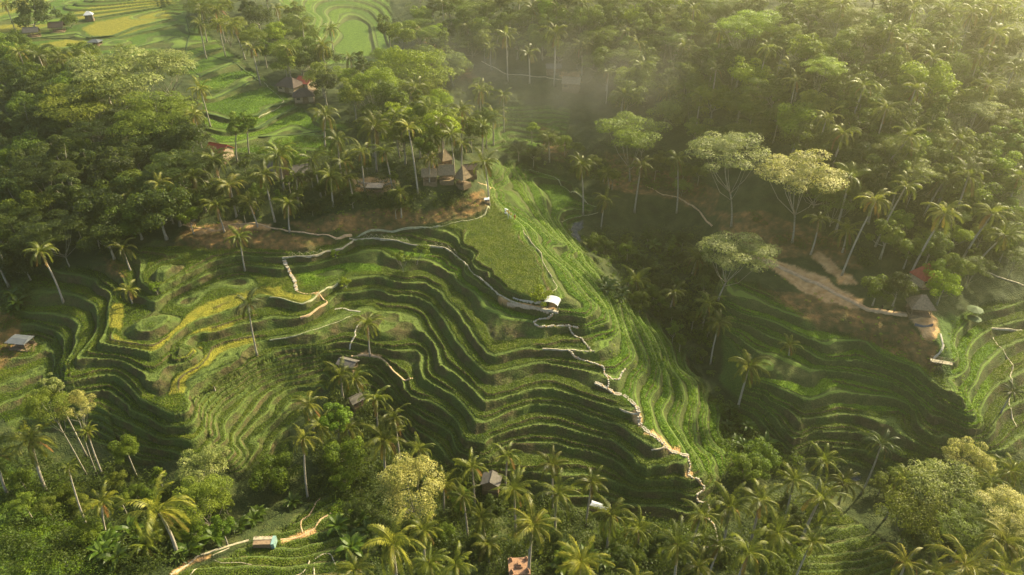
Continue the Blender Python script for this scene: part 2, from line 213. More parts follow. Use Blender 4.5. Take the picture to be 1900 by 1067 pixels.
Z['lush'] = raster([  # lush growth; sunlit brightness is also put into its green
 [(-20, -20), (330, -20), (350, 30), (450, 115), (560, 205), (650, 232), (620, 290), (420, 280), (380, 240), (370, 150), (300, 110), (160, 95), (-20, 85)],
 [(500, -20), (720, -20), (730, 60), (720, 120), (600, 120), (560, 60)], [(890, 195), (1060, 200), (1050, 262), (960, 292), (900, 270)], [(985, 300), (1110, 380), (1080, 402), (1040, 400)],
 [(905, 300), (960, 295), (1010, 335), (1060, 430), (1130, 530), (1230, 610), (1290, 700), (1380, 830), (1340, 880), (1270, 860), (1150, 730), (1110, 640), (1080, 600), (1040, 560), (1030, 530), (1000, 470), (940, 400), (905, 350)],
 C2((0, 500), (120, 640), (350, 730), (650, 760), (500, 820), (250, 830), (100, 690), (0, 600)),
 C1((1000, 150), (1400, 200), (1700, 350), (1897, 560), (1897, 640), (1700, 480), (1400, 290), (1100, 230)),
 C1((260, 360), (600, 290), (970, 220), (1000, 380), (700, 400), (480, 470), (300, 500)),
 [(1740, 590), (1800, 580), (1850, 650), (1830, 780), (1790, 790), (1740, 650)],
 [(1340, 510), (1420, 540), (1560, 620), (1700, 650), (1750, 760), (1640, 760), (1480, 740), (1400, 800), (1480, 850), (1420, 840), (1340, 700)],
 [(170, 80), (330, 50), (450, 115), (480, 150), (400, 190), (330, 110)], [(0, 850), (80, 900), (120, 1067), (0, 1067)]], 4)
Z['sand'] = raster([
 [(1380, 466), (1410, 476), (1450, 488), (1490, 500), (1550, 528), (1600, 556), (1592, 572), (1570, 570), (1530, 558), (1480, 535), (1440, 505), (1400, 482)], [(1520, 470), (1560, 500), (1590, 525), (1570, 530), (1530, 505), (1505, 480)],
 [(1675, 585), (1690, 575), (1730, 580), (1745, 615), (1735, 632), (1710, 622), (1698, 600)],
 [(335, 410), (380, 422), (430, 410), (500, 415), (500, 425), (430, 425), (370, 438)],
 C1((370, 575), (430, 570), (440, 600), (400, 605)), C3((795, 60), (850, 45), (975, 75), (970, 100), (800, 98)),
 T2((410, 120), (460, 160), (540, 240), (590, 260), (580, 300), (520, 280), (440, 190)), T2((1150, 400), (1340, 400), (1340, 460), (1240, 450)),

 [(655, 330), (730, 330), (740, 345), (700, 360), (660, 355)],
 CL((60, 983), (300, 810), (420, 790), (400, 815), (280, 870), (140, 983)), CL((1050, 700), (1060, 650), (1340, 560), (1350, 600), (1180, 660)),
 C2((210, 590), (330, 650), (640, 700), (700, 640), (760, 660), (720, 720), (740, 775), (650, 740), (440, 705), (230, 640)),
 C4((1430, 570), (1480, 580), (1490, 650), (1460, 690), (1400, 610), (1380, 590)), C4((1500, 760), (1560, 725), (1680, 850), (1800, 890), (1800, 930), (1760, 940), (1660, 900), (1620, 820)), CQ((1280, 140), (1340, 130), (1365, 160), (1340, 205), (1290, 180))], 1)
Z['bank'] = raster([
 [(345, 425), (500, 425), (625, 445), (560, 455), (400, 455), (320, 450)], [(530, 415), (650, 395), (740, 380), (790, 395), (900, 350), (903, 386), (860, 403), (780, 417), (655, 432), (600, 430)],
 [(1430, 540), (1500, 545), (1580, 565), (1680, 590), (1700, 620), (1745, 640), (1735, 690), (1640, 640), (1560, 610), (1490, 590), (1400, 525)],
 [(1330, 395), (1420, 395), (1560, 440), (1600, 500), (1500, 480), (1430, 480), (1340, 430)], [(1120, 280), (1200, 300), (1330, 350), (1330, 400), (1250, 370), (1130, 350)],
 [(780, 90), (860, 110), (900, 160), (800, 130)], [(0, 575), (40, 590), (30, 620), (60, 640), (0, 680)], [(200, 480), (240, 490), (230, 520), (190, 500)], [(1000, 225), (1060, 262), (1050, 300), (1010, 290)]], 2)
Z['water'] = raster([[(1058, 408), (1082, 408), (1078, 432), (1072, 446), (1062, 430)], [(1540, 880), (1600, 884), (1600, 893), (1540, 890)], [(1475, 862), (1480, 868), (1450, 858)]], 0)
Z['keep'] = raster([[(640, 780), (700, 780), (700, 850), (640, 850)]], 0)
def zone(name, u, v):
    i = np.clip(np.round((u-1)/2).astype(int), 0, RW-1); j = np.clip(np.round((v-1)/2).astype(int), 0, RH-1)
    return Z[name][j, i]
def terrain(x, y, full=False):
    x = np.asarray(x, float); y = np.asarray(y, float)
    h = base(x, y); u, v = project(x, y, h)
    wu = u+vnoise(x, y, 2.2, 3)*9+vnoise(x, y, 6, 4)*8; wv = v+vnoise(x, y, 2.2, 5)*6+vnoise(x, y, 6, 6)*6
    T = zone('terr', wu, wv); fine = zone('fine', u, v)
    S = np.where(fine > .5, 1.0, 2.0)
    hw = h+(vnoise(x, y, 2.4, 8)*.20+vnoise(x, y, 9, 9)*.16+vnoise(x, y, 1.2, 10)*.02)*(1-.75*zone('field', u, v))
    hw = np.where((zone('flat', u, v) > .5), np.minimum(hw, 1.2), hw)
    k = np.floor(hw/S); f = hw/S-k
    rr = np.where(zone('field', u, v) >.5, .14, .28)
    ris = np.clip((f-(1-rr))/rr, 0, 1)**.8; rim = np.exp(-((f-.05)/.055)**2)+np.where(f > .96, .6, 0)
    crp = sst(.13, .22, f)*(1-sst(.93-rr, 1.0-rr, f))
    k2 = vnoise(x, y, .8, 12)
    gate = sst(-.12, .02, vnoise(x, y, 14, 41)+vnoise(k*3.1, x*0, 1.0, 42)*.5)*(S > 1.5); led = sst(.29, .33, f)
    zt = k*S+S*ris-gate*.5*(1-led)*(f > 0)*(1-ris)+gate*.16*np.exp(-((f-.36)/.025)**2)+.17*np.exp(-((f-.05)/.045)**2)+crp*(.28+.12*k2)*S/2+.16*k2*ris+.05*fbm(x, y, 1.6, 21, 2)
    zn = h+.9*fbm(x, y, 9, 30)+.35*fbm(x, y, 2.0, 31, 2)
    bankm = zone('bank', wu, wv); zn = zn+bankm*.5*fbm(x*1.0, y, 1.5, 33)
    z = zt*T+zn*(1-T)
    if not full: return z
    return z, T, k+np.where(f < 1-rr, f/(1-rr)*.67, .67+(f-(1-rr))/rr*.33), gate, {n: zone(n, wu if n not in ('yellow',) else u+vnoise(x, y, 1.5, 3)*3, wv if n != 'yellow' else v+vnoise(x, y, 1.5, 4)*3) for n in ('yellow', 'sand', 'bank', 'lush', 'water')}
def hit(uv, lift=0.0, fine=True):
    """where the rays meet the ground raised by lift"""
    uv = np.asarray(uv, float).reshape(-1, 2); d = rays(uv); t = np.arange(45, 620, .75)
    out = []
    for i in range(0, len(d), 400):
        dd = d[i:i+400]
        X = dd[:, 0:1]*t; Y = dd[:, 1:2]*t; ZZ = CH+dd[:, 2:3]*t
        G = base(X, Y)+lift
        below = ZZ < G; k = np.where(below.any(1), below.argmax(1), len(t)-1)
        k = np.maximum(k, 1); r = np.arange(len(dd))
        a = (ZZ-G)[r, k-1]; b = (ZZ-G)[r, k]; f = np.clip(a/(a-b+1e-9), 0, 1); tt = t[k-1]+.75*f
        out.append(np.stack([dd[:, 0]*tt, dd[:, 1]*tt, CH+dd[:, 2]*tt-lift], 1))
    return np.concatenate(out)
def ground(x, y): return float(terrain(np.array([x]), np.array([y]))[0])
# ------------------------------------------------------------------ materials
def new_mat(name):
    m = bpy.data.materials.new(name); m.use_nodes = True; t = m.node_tree; t.nodes.clear()
    o = t.nodes.new('ShaderNodeOutputMaterial'); return m, t, o
def N(t, typ, **k):
    n = t.nodes.new(typ)
    for a, b in k.items(): setattr(n, a, b)
    return n
def ramp(t, fac, stops):
    n = N(t, 'ShaderNodeValToRGB'); e = n.color_ramp.elements
    while len(e) < len(stops): e.new(.5)
    for el, (p, c) in zip(e, stops): el.position = p; el.color = (*c, 1)
    t.links.new(fac, n.inputs[0]); return n.outputs[0]
def mixc(t, f, a, b, mode='MIX'):
    n = N(t, 'ShaderNodeMix', data_type='RGBA', blend_type=mode)
    for s, i in ((f, 0), (a, 6), (b, 7)):
        if hasattr(s, 'is_linked'): t.links.new(s, n.inputs[i])
        elif i == 0: n.inputs[0].default_value = s
        else: n.inputs[i].default_value = (*s, 1)
    return n.outputs[2]
def mth(t, op, a, b=0.0):
    n = N(t, 'ShaderNodeMath', operation=op)
    for s, i in ((a, 0), (b, 1)):
        if hasattr(s, 'is_linked'): t.links.new(s, n.inputs[i])
        else: n.inputs[i].default_value = s
    return n.outputs[0]
def noise(t, scale, detail=2, vec=None):
    n = N(t, 'ShaderNodeTexNoise'); n.inputs['Scale'].default_value = scale; n.inputs['Detail'].default_value = detail
    if vec is not None: t.links.new(vec, n.inputs['Vector'])
    return n.outputs['Fac']
def simple(name, col, rough=.8, var=.25, scale=3.0, bump=.0, stripes=None):
    m, t, o = new_mat(name); tc = N(t, 'ShaderNodeTexCoord').outputs['Object']
    f = noise(t, scale, 4, tc)
    c = ramp(t, f, [(.3, tuple(x*(1-var) for x in col)), (.7, tuple(min(1, x*(1+var)) for x in col))])
    if stripes:
        wv = N(t, 'ShaderNodeTexWave', bands_direction=stripes[0]); wv.inputs['Scale'].default_value = stripes[1]; wv.inputs['Distortion'].default_value = .6
        t.links.new(tc, wv.inputs['Vector']); c = mixc(t, mth(t, 'MULTIPLY', wv.outputs['Fac'], stripes[2]), c, tuple(x*.35 for x in col))
    b = N(t, 'ShaderNodeBsdfPrincipled'); b.inputs['Roughness'].default_value = rough
    b.inputs['Specular IOR Level'].default_value = .25
    t.links.new(c, b.inputs['Base Color'])
    if bump:
        bp = N(t, 'ShaderNodeBump'); bp.inputs['Strength'].default_value = bump; t.links.new(f, bp.inputs['Height']); t.links.new(bp.outputs[0], b.inputs['Normal'])
    t.links.new(b.outputs[0], o.inputs[0]); return m
def leafmat(name, lo, hi, tip=None, trans=.42, rough=.55, spread=.35, hue=.035):
    m, t, o = new_mat(name); oi = N(t, 'ShaderNodeObjectInfo').outputs['Random']
    tc = N(t, 'ShaderNodeTexCoord').outputs['Object']
    f = noise(t, .38, 2, tc); f2 = noise(t, 1.7, 2, tc)
    fac = mth(t, 'ADD', mth(t, 'MULTIPLY', f, .6), mth(t, 'MULTIPLY', f2, .5))
    c = ramp(t, fac, [(.38, lo), (.72, hi)] if tip is None else [(.36, lo), (.58, hi), (.74, tip)])
    hs = N(t, 'ShaderNodeHueSaturation'); t.links.new(c, hs.inputs['Color'])
    t.links.new(mth(t, 'ADD', mth(t, 'MULTIPLY', oi, hue), .5-hue*.8), hs.inputs['Hue'])
    t.links.new(mth(t, 'ADD', mth(t, 'MULTIPLY', mth(t, 'FRACT', mth(t, 'MULTIPLY', oi, 7.31)), spread*2), 1-spread), hs.inputs['Value'])
    hs.inputs['Saturation'].default_value = 1.12
    b = N(t, 'ShaderNodeBsdfPrincipled'); b.inputs['Roughness'].default_value = rough; b.inputs['Specular IOR Level'].default_value = .25
    tr = N(t, 'ShaderNodeBsdfTranslucent'); mx = N(t, 'ShaderNodeMixShader'); mx.inputs[0].default_value = trans
    t.links.new(hs.outputs[0], b.inputs['Base Color'])
    tcx = mixc(t, .4, hs.outputs[0], (.26, .34, .04)); t.links.new(tcx, tr.inputs['Color'])
    t.links.new(b.outputs[0], mx.inputs[1]); t.links.new(tr.outputs[0], mx.inputs[2]); t.links.new(mx.outputs[0], o.inputs[0])
    return m
M = {}
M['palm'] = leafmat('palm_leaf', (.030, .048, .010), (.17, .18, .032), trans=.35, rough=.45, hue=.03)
M['palm_gold'] = leafmat('golden_palm_leaf', (.05, .07, .012), (.29, .27, .055), trans=.35, rough=.45, hue=.02, spread=.25)  # sunlit yellow put into olive fronds; a few palms truly golden
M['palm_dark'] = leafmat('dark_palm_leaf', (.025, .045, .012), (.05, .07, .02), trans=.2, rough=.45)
M['dead'] = leafmat('dead_frond', (.14, .09, .035), (.26, .16, .06), trans=.2)
M['dark'] = leafmat('dark_leaf', (.015, .030, .007), (.055, .08, .015))  # dark foliage; shade over the left forest is put into this colour
M['mid'] = leafmat('mid_green_leaf', (.035, .068, .010), (.15, .21, .03))
M['olive'] = leafmat('olive_leaf', (.075, .11, .02), (.20, .24, .045))
M['lime'] = leafmat('lime_leaf', (.11, .18, .014), (.26, .34, .04))
M['pale'] = leafmat('feathery_pale_leaf', (.07, .10, .03), (.24, .26, .09), tip=(.44, .44, .20), spread=.15, hue=.0)
M['gold'] = leafmat('cream_flowering_leaf', (.10, .12, .03), (.42, .38, .13), tip=(.68, .64, .30), spread=.1, hue=.0)
M['banana'] = leafmat('banana_leaf', (.03, .062, .010), (.09, .13, .025), trans=.4, rough=.4, hue=.015)
M['bamboo'] = leafmat('bamboo_leaf', (.025, .05, .010), (.06, .085, .02))
M['under'] = leafmat('undergrowth_leaf', (.018, .036, .008), (.075, .10, .018), spread=.1)  # darkened so that deep shadow beneath the palms sits in the colour
M['bark'] = simple('pale_bark', (.28, .25, .19), .9, .3, 2.0, .4)
M['palmbark'] = simple('palm_bark', (.38, .33, .26), .9, .25, 1.5, .4, ('Z', 1.2, .35))
M['thatch'] = simple('thatch', (.27, .20, .12), .95, .35, 2.5, .6, ('X', 2.0, .4))
M['greythatch'] = simple('weathered_roof', (.13, .115, .095), .9, .3, 2.0, .5, ('X', 2.0, .4))
M['brownroof'] = simple('brown_tile_roof', (.085, .06, .048), .85, .3, 2.0, .5, ('X', 2.2, .4))
M['redroof'] = simple('red_tile_roof', (.42, .075, .05), .8, .2, 1.5, .4, ('X', 2.0, .4))
M['metal'] = simple('grey_sheet_roof', (.10, .11, .12), .8, .15, 1.0, .2, ('X', 2.4, .3))
M['white'] = simple('white_paint', (.78, .78, .76), .6, .08, 2.0)
M['tarp'] = simple('white_canvas', (.42, .43, .45), .6, .12, .8)
M['wood'] = simple('weathered_wood', (.22, .15, .09), .85, .3, 3, .3)
M['wall'] = simple('plaster_wall', (.40, .30, .20), .9, .2, 2)
M['brick'] = simple('terracotta_brick', (.30, .17, .10), .85, .25, 3, .4, ('Z', 2.5, .4))
M['stone'] = simple('pale_stone_step', (.38, .34, .26), .9, .25, 3, .4)
M['earthbase'] = simple('packed_earth', (.17, .12, .07), .95, .3, 1.5, .4)
M['teal'] = simple('teal_sheet', (.22, .34, .30), .5, .1, 1, .1, ('X', 2, .3))
M['green_tarp'] = simple('green_parasol', (.05, .085, .02), .7, .15, 1)
M['dirt'] = simple('earth_path', (.44, .30, .17), .95, .25, 1.2, .5)
M['pathpale'] = simple('pale_path', (.36, .31, .21), .95, .45, 1.1, .5)
M['rimpath'] = simple('worn_bund', (.30, .29, .17), .95, .35, 1.2, .4)
def terrain_mat():
    m, t, o = new_mat('terraced_ground'); L = t.links.new
    a = N(t, 'ShaderNodeAttribute', attribute_name='step')
    fr = mth(t, 'FRACT', a.outputs['Fac'])
    def mr(lo, hi, x):
        n = N(t, 'ShaderNodeMapRange', interpolation_type='SMOOTHSTEP'); n.inputs[1].default_value = lo; n.inputs[2].default_value = hi; L(x, n.inputs[0]); return n.outputs[0]
    ris = mr(.655, .69, fr); ris = mth(t, 'MULTIPLY', ris, mth(t, 'SUBTRACT', 1.0, mr(.965, .985, fr)))
    rim = mth(t, 'ADD', mr(.965, .985, fr), mth(t, 'SUBTRACT', 1.0, mr(.06, .09, fr)))
    crp = mth(t, 'MULTIPLY', mr(.15, .19, fr), mth(t, 'SUBTRACT', 1.0, mr(.60, .64, fr)))
    b_ = N(t, 'ShaderNodeVertexColor', layer_name='land'); sb = N(t, 'ShaderNodeSeparateColor'); L(b_.outputs[0], sb.inputs[0])
    c_ = N(t, 'ShaderNodeVertexColor', layer_name='extra'); scx = N(t, 'ShaderNodeSeparateColor'); L(c_.outputs[0], scx.inputs[0])
    terr, yel, sand = sb.outputs[:3]; bank, lush_lit, water = scx.outputs[:3]
    P = N(t, 'ShaderNodeNewGeometry').outputs['Position']
    n1 = noise(t, .08, 3, P); n2 = noise(t, .6, 4, P); n3 = noise(t, 3.2, 3, P); n4 = noise(t, .22, 3, P)
    # rice: stippled rows
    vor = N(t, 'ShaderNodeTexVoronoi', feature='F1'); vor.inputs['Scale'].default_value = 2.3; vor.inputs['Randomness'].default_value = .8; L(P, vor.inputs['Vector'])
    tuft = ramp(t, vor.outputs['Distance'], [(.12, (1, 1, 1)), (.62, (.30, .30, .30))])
    rice = ramp(t, mth(t, 'ADD', mth(t, 'MULTIPLY', n4, .6), mth(t, 'MULTIPLY', n2, .4)), [(.36, (.036, .062, .009)), (.64, (.098, .122, .016))])
    rice_l = ramp(t, n2, [(.35, (.058, .125, .010)), (.68, (.135, .225, .018))])  # green of lush rice, raised to carry sunlight as well
    rice = mixc(t, lush_lit, rice, rice_l)
    ripe = ramp(t, n2, [(.35, (.17, .175, .016)), (.68, (.29, .26, .026))])
    wn = N(t, 'ShaderNodeTexWhiteNoise', noise_dimensions='2D'); cv = N(t, 'ShaderNodeCombineXYZ'); L(mth(t, 'FLOOR', a.outputs['Fac']), cv.inputs[0]); sxp = N(t, 'ShaderNodeSeparateXYZ'); L(P, sxp.inputs[0])
    L(mth(t, 'FLOOR', mth(t, 'MULTIPLY', mth(t, 'ADD', sxp.outputs[0], mth(t, 'MULTIPLY', n1, 20.0)), .045)), cv.inputs[1]); L(cv.outputs[0], wn.inputs['Vector'])
    stage = ramp(t, wn.outputs['Value'], [(0, (.62, .66, .6)), (.5, (.95, .95, .95)), (1, (1.25, 1.12, .9))]); rice = mixc(t, 1.0, rice, stage, 'MULTIPLY')
    rice = mixc(t, yel, rice, ripe)
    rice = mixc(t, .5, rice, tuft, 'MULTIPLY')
    soil = ramp(t, mth(t, 'ADD', mth(t, 'MULTIPLY', n3, .5), mth(t, 'MULTIPLY', n2, .5)), [(.36, (.035, .036, .012)), (.52, (.070, .058, .022)), (.68, (.12, .085, .038))])
    grassr = ramp(t, n3, [(.35, (.035, .070, .010)), (.68, (.085, .14, .018))])
    gm = ramp(t, mth(t, 'ADD', mth(t, 'MULTIPLY', n4, .7), mth(t, 'MULTIPLY', n3, .3)), [(.42, (0, 0, 0)), (.60, (1, 1, 1))])
    riser = mixc(t, mth(t, 'MAXIMUM', mth(t, 'MULTIPLY', gm, .7), mth(t, 'MULTIPLY', lush_lit, .42)), soil, grassr)
    bund = ramp(t, n3, [(.3, (.065, .105, .018)), (.7, (.12, .15, .032))])
    bund = mixc(t, mth(t, 'MULTIPLY', lush_lit, .6), bund, (.13, .20, .026))
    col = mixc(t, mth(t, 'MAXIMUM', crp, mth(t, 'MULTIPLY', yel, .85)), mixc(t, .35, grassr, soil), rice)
    ditch = mth(t, 'MULTIPLY', mth(t, 'MULTIPLY', mr(.61, .635, fr), mth(t, 'SUBTRACT', 1.0, mr(.66, .69, fr))), mth(t, 'SUBTRACT', 1.0, mth(t, 'MULTIPLY', lush_lit, .4)))
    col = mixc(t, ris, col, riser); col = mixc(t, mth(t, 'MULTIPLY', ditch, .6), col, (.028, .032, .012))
    gt = N(t, 'ShaderNodeAttribute', attribute_name='ledge').outputs['Fac']
    led = mth(t, 'MULTIPLY', gt, mth(t, 'MULTIPLY', mr(.275, .30, fr), mth(t, 'SUBTRACT', 1.0, mr(.345, .36, fr)))); col = mixc(t, led, col, soil)
    led2 = mth(t, 'MULTIPLY', gt, mth(t, 'MULTIPLY', mr(.345, .36, fr), mth(t, 'SUBTRACT', 1.0, mr(.385, .40, fr)))); col = mixc(t, led2, col, bund)
    col = mixc(t, mth(t, 'MULTIPLY', rim, .9), col, bund)
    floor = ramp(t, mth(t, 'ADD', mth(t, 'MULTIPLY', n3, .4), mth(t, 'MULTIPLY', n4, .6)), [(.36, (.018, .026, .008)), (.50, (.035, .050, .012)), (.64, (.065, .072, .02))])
    floor = mixc(t, mth(t, 'MULTIPLY', lush_lit, .8), floor, grassr)
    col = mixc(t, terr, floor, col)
    bk = ramp(t, mth(t, 'ADD', mth(t, 'MULTIPLY', n2, .6), mth(t, 'MULTIPLY', n4, .4)), [(.36, (.06, .065, .018)), (.50, (.14, .09, .032)), (.66, (.32, .17, .06))])
    col = mixc(t, mth(t, 'MULTIPLY', bank, .85), col, bk)
    sn = ramp(t, n2, [(.3, (.34, .19, .07)), (.7, (.58, .37, .17))])
    col = mixc(t, sand, col, sn)
    col = mixc(t, water, col, (.05, .06, .06))
    p = N(t, 'ShaderNodeBsdfPrincipled'); p.inputs['Specular IOR Level'].default_value = .2
    L(col, p.inputs['Base Color']); L(ramp(t, water, [(0, (.9, .9, .9)), (1, (.15, .15, .15))]), p.inputs['Roughness'])
    bp = N(t, 'ShaderNodeBump'); bp.inputs['Strength'].default_value = .8; bp.inputs['Distance'].default_value = .35
    hgt = mth(t, 'ADD', mth(t, 'MULTIPLY', tuft, mth(t, 'MULTIPLY', crp, .7)), n3)
    L(hgt, bp.inputs['Height']); L(bp.outputs[0], p.inputs['Normal']); L(p.outputs[0], o.inputs[0]); return m
# ------------------------------------------------------------------ object helpers
def mesh_np(name, V, Fc, mats, midx=None, smooth=False):
    me = bpy.data.meshes.new(name); V = np.asarray(V, np.float32); Fc = np.asarray(Fc, np.int32)
    k = Fc.shape[1]; me.vertices.add(len(V)); me.vertices.foreach_set('co', V.ravel())
    me.loops.add(Fc.size); me.loops.foreach_set('vertex_index', Fc.ravel())
    me.polygons.add(len(Fc)); me.polygons.foreach_set('loop_start', np.arange(len(Fc), dtype=np.int32)*k)
    me.polygons.foreach_set('loop_total', np.full(len(Fc), k, np.int32))
    for m in mats: me.materials.append(m)
    if midx is not None: me.polygons.foreach_set('material_index', np.asarray(midx, np.int32))
    if smooth: me.polygons.foreach_set('use_smooth', np.ones(len(Fc), bool))
    me.update(calc_edges=True); return me
def link(name, me, parent=None):
    o = bpy.data.objects.new(name, me); COL.objects.link(o)
    if parent: o.parent = parent
    return o
def tag(o, label=None, cat=None, group=None, kind=None):
    if label: o['label'] = label
    if cat: o['category'] = cat
    if group: o['group'] = group
    if kind: o['kind'] = kind
    return o
def empty(name, loc, label, cat, group=None, rz=0, s=1.0):
    o = bpy.data.objects.new(name, None); COL.objects.link(o); o.location = loc; o.rotation_euler = (0, 0, rz); o.scale = (s, s, s)
    o.empty_display_size = .5; return tag(o, label, cat, group)
class MB:
    def __init__(s): s.V = []; s.F = []; s.I = []; s.n = 0
    def add(s, V, Fc, mi=0):
        V = np.asarray(V, float).reshape(-1, 3)
        for f in Fc: s.F.append(tuple(int(i)+s.n for i in f)); s.I.append(mi)
        s.V.append(V); s.n += len(V); return s
    def box(s, c, d, mi=0, rz=0, taper=1.0):
        x, y, z = np.array(d)/2.0; V = []
        for sz, k in ((-1, 1.0), (1, taper)):
            for sx, sy in ((-1, -1), (1, -1), (1, 1), (-1, 1)): V.append((sx*x*k, sy*y*k, sz*z))
        V = np.array(V); cr, sr = math.cos(rz), math.sin(rz)
        V = np.stack([V[:, 0]*cr-V[:, 1]*sr, V[:, 0]*sr+V[:, 1]*cr, V[:, 2]], 1)+np.array(c)
        return s.add(V, [(0, 3, 2, 1), (4, 5, 6, 7), (0, 1, 5, 4), (1, 2, 6, 5), (2, 3, 7, 6), (3, 0, 4, 7)], mi)
    def tube(s, P, rad, n=6, mi=0, cap=True):
        P = np.asarray(P, float); rad = np.broadcast_to(rad, len(P)); V = []
        for i in range(len(P)):
            d = P[min(i+1, len(P)-1)]-P[max(i-1, 0)]; d /= np.linalg.norm(d)+1e-9
            a = np.cross(d, (1, 0, 0) if abs(d[0]) < .8 else (0, 1, 0)); a /= np.linalg.norm(a); b = np.cross(d, a)
            for k in range(n):
                t = 2*math.pi*k/n; V.append(P[i]+rad[i]*(math.cos(t)*a+math.sin(t)*b))
        Fc = [(i*n+k, i*n+(k+1) % n, (i+1)*n+(k+1) % n, (i+1)*n+k) for i in range(len(P)-1) for k in range(n)]
        if cap: Fc += [tuple(range(n))[::-1], tuple((len(P)-1)*n+k for k in range(n))]
        return s.add(V, Fc, mi)
    def mesh(s, name, mats, smooth=False):
        me = bpy.data.meshes.new(name); me.from_pydata(np.concatenate(s.V).tolist(), [], s.F)
        for m in mats: me.materials.append(m)
        me.polygons.foreach_set('material_index', np.array(s.I, np.int32))
        if smooth: me.polygons.foreach_set('use_smooth', np.ones(len(s.F), bool))
        me.update(); return me
    def obj(s, name, mats, parent=None, smooth=False):
        return link(name, s.mesh(name, mats if isinstance(mats, (list, tuple)) else [mats], smooth), parent)
# ------------------------------------------------------------------ terrain mesh
ys = [24.0]
while ys[-1] < 3200:
    y = ys[-1]; ys.append(y+(.7 if y < 68 else .36 if y < 160 else .36+(y-160)*.0022 if y < 420 else (y-420)*.08+1.2))
ys = np.array(ys); NS = 1150; s_ = np.linspace(-1, 1, NS)
hw_ = 66+.80*ys+np.clip(ys-500, 0, 1e9)*.6
TX = s_[None, :]*hw_[:, None]; TY = np.repeat(ys[:, None], NS, 1)
TZ = np.empty(TX.shape); forms = np.empty(TX.shape); gates = np.empty(TX.shape); lands = np.empty(TX.shape+(4,)); extra = np.empty(TX.shape+(4,))
for i in range(0, len(ys), 100):
    z, T, hs, gt_, zz = terrain(TX[i:i+100], TY[i:i+100], True)
    TZ[i:i+100] = z-zz['water']*.3
    o1 = np.ones_like(z)
    forms[i:i+100] = hs; gates[i:i+100] = gt_
    lands[i:i+100] = np.stack([T, zz['yellow'], zz['sand'], o1], -1)
    extra[i:i+100] = np.stack([zz['bank'], zz['lush'], zz['water'], o1], -1)
nr, nc = TX.shape
idx = np.arange(nr*nc).reshape(nr, nc)
Fq = np.stack([idx[:-1, :-1], idx[:-1, 1:], idx[1:, 1:], idx[1:, :-1]], -1).reshape(-1, 4)
tm = mesh_np('terrain', np.stack([TX, TY, TZ], -1).reshape(-1, 3), Fq, [terrain_mat()], smooth=True)
at = tm.attributes.new('step', 'FLOAT', 'POINT'); at.data.foreach_set('value', forms.reshape(-1).astype(np.float32))
at = tm.attributes.new('ledge', 'FLOAT', 'POINT'); at.data.foreach_set('value', gates.reshape(-1).astype(np.float32))
for nm, arr in (('land', lands), ('extra', extra)):
    at = tm.color_attributes.new(nm, 'FLOAT_COLOR', 'POINT'); at.data.foreach_set('color', arr.reshape(-1).astype(np.float32))
tag(link('terrain', tm), 'valley sides cut into curving rice terraces', None, None, 'structure')
print('terrain verts', nr*nc)
# ------------------------------------------------------------------ paths: strips with real thickness laid over the ground
def path(name, P, wd, mat, label, steps=False, wob=.25, stones=True):
    Wp = hit(densify(P, 6)); xy = Wp[:, :2]; wd = wd*(.75 if steps else .48)
    seg = np.r_[0, np.cumsum(np.hypot(*np.diff(xy, axis=0).T))]; n = max(3, int(seg[-1]/.45)+1); s = np.linspace(0, seg[-1], n)
    x = np.interp(s, seg, xy[:, 0]); y = np.interp(s, seg, xy[:, 1])
    for _ in range(2): x[1:-1] = (x[:-2]+2*x[1:-1]+x[2:])/4; y[1:-1] = (y[:-2]+2*y[1:-1]+y[2:])/4
    tx = np.gradient(x); ty = np.gradient(y); l = np.hypot(tx, ty)+1e-9; nx, ny = -ty/l, tx/l
    wv = wd*(1+wob*vnoise(s, s*0, 1.3, len(P)))/2
    zc = np.max([terrain(x+nx*k*wv, y+ny*k*wv) for k in (-1, -.5, 0, .5, 1)], 0)
    zc = zc*.75+terrain(x, y)*.25; z = zc.copy()
    for _ in range(2): z[1:-1] = np.maximum(zc[1:-1]-.05, (z[:-2]+2*z[1:-1]+z[2:])/4)
    if steps: z = np.ceil(z/.22)*.22
    z = z+.03
    if steps and stones:
        b = MB(); d = 0.0; rg = random.Random(n)
        while d < seg[-1]:
            i = min(int(d/seg[-1]*(n-1)), n-1); cols = 2 if wd > .85 and name == 'stone_path' else 1
            for c in range(cols):
                o_ = (c-.5)*wd*.62 if cols == 2 else 0; o_ += rg.uniform(-.1, .1)
                q = rg.uniform(.30, .50); b.box((x[i]+nx[i]*o_, y[i]+ny[i]*o_, z[i]-.1), (q*1.1, max(.34, wd/cols*rg.uniform(.6, .9)), .3), 0, math.atan2(ty[i], tx[i])+rg.uniform(-.3, .3), .86)
            d += rg.uniform(.48, .70)
        tag(b.obj(name, mat), label, None, None, 'structure'); z = z-.06; wv = wv*.55; name = 'path'; mat = M['dirt']; label = 'worn earth under the '+label; steps = False
    rows = [np.stack([x+nx*k*wv, y+ny*k*wv, z-dz], 1) for k, dz in ((-1.05, .7), (-1, .0), (0, -.02), (1, .0), (1.05, .7))]
    V = np.stack(rows, 1).reshape(-1, 3); m = 5
    Fc = [[i*m+k, i*m+k+1, (i+1)*m+k+1, (i+1)*m+k] for i in range(n-1) for k in range(m-1)]
    return tag(link(name, mesh_np(name, V, Fc, [mat], smooth=not steps)), label, None, None, 'structure')
pw = 1.0
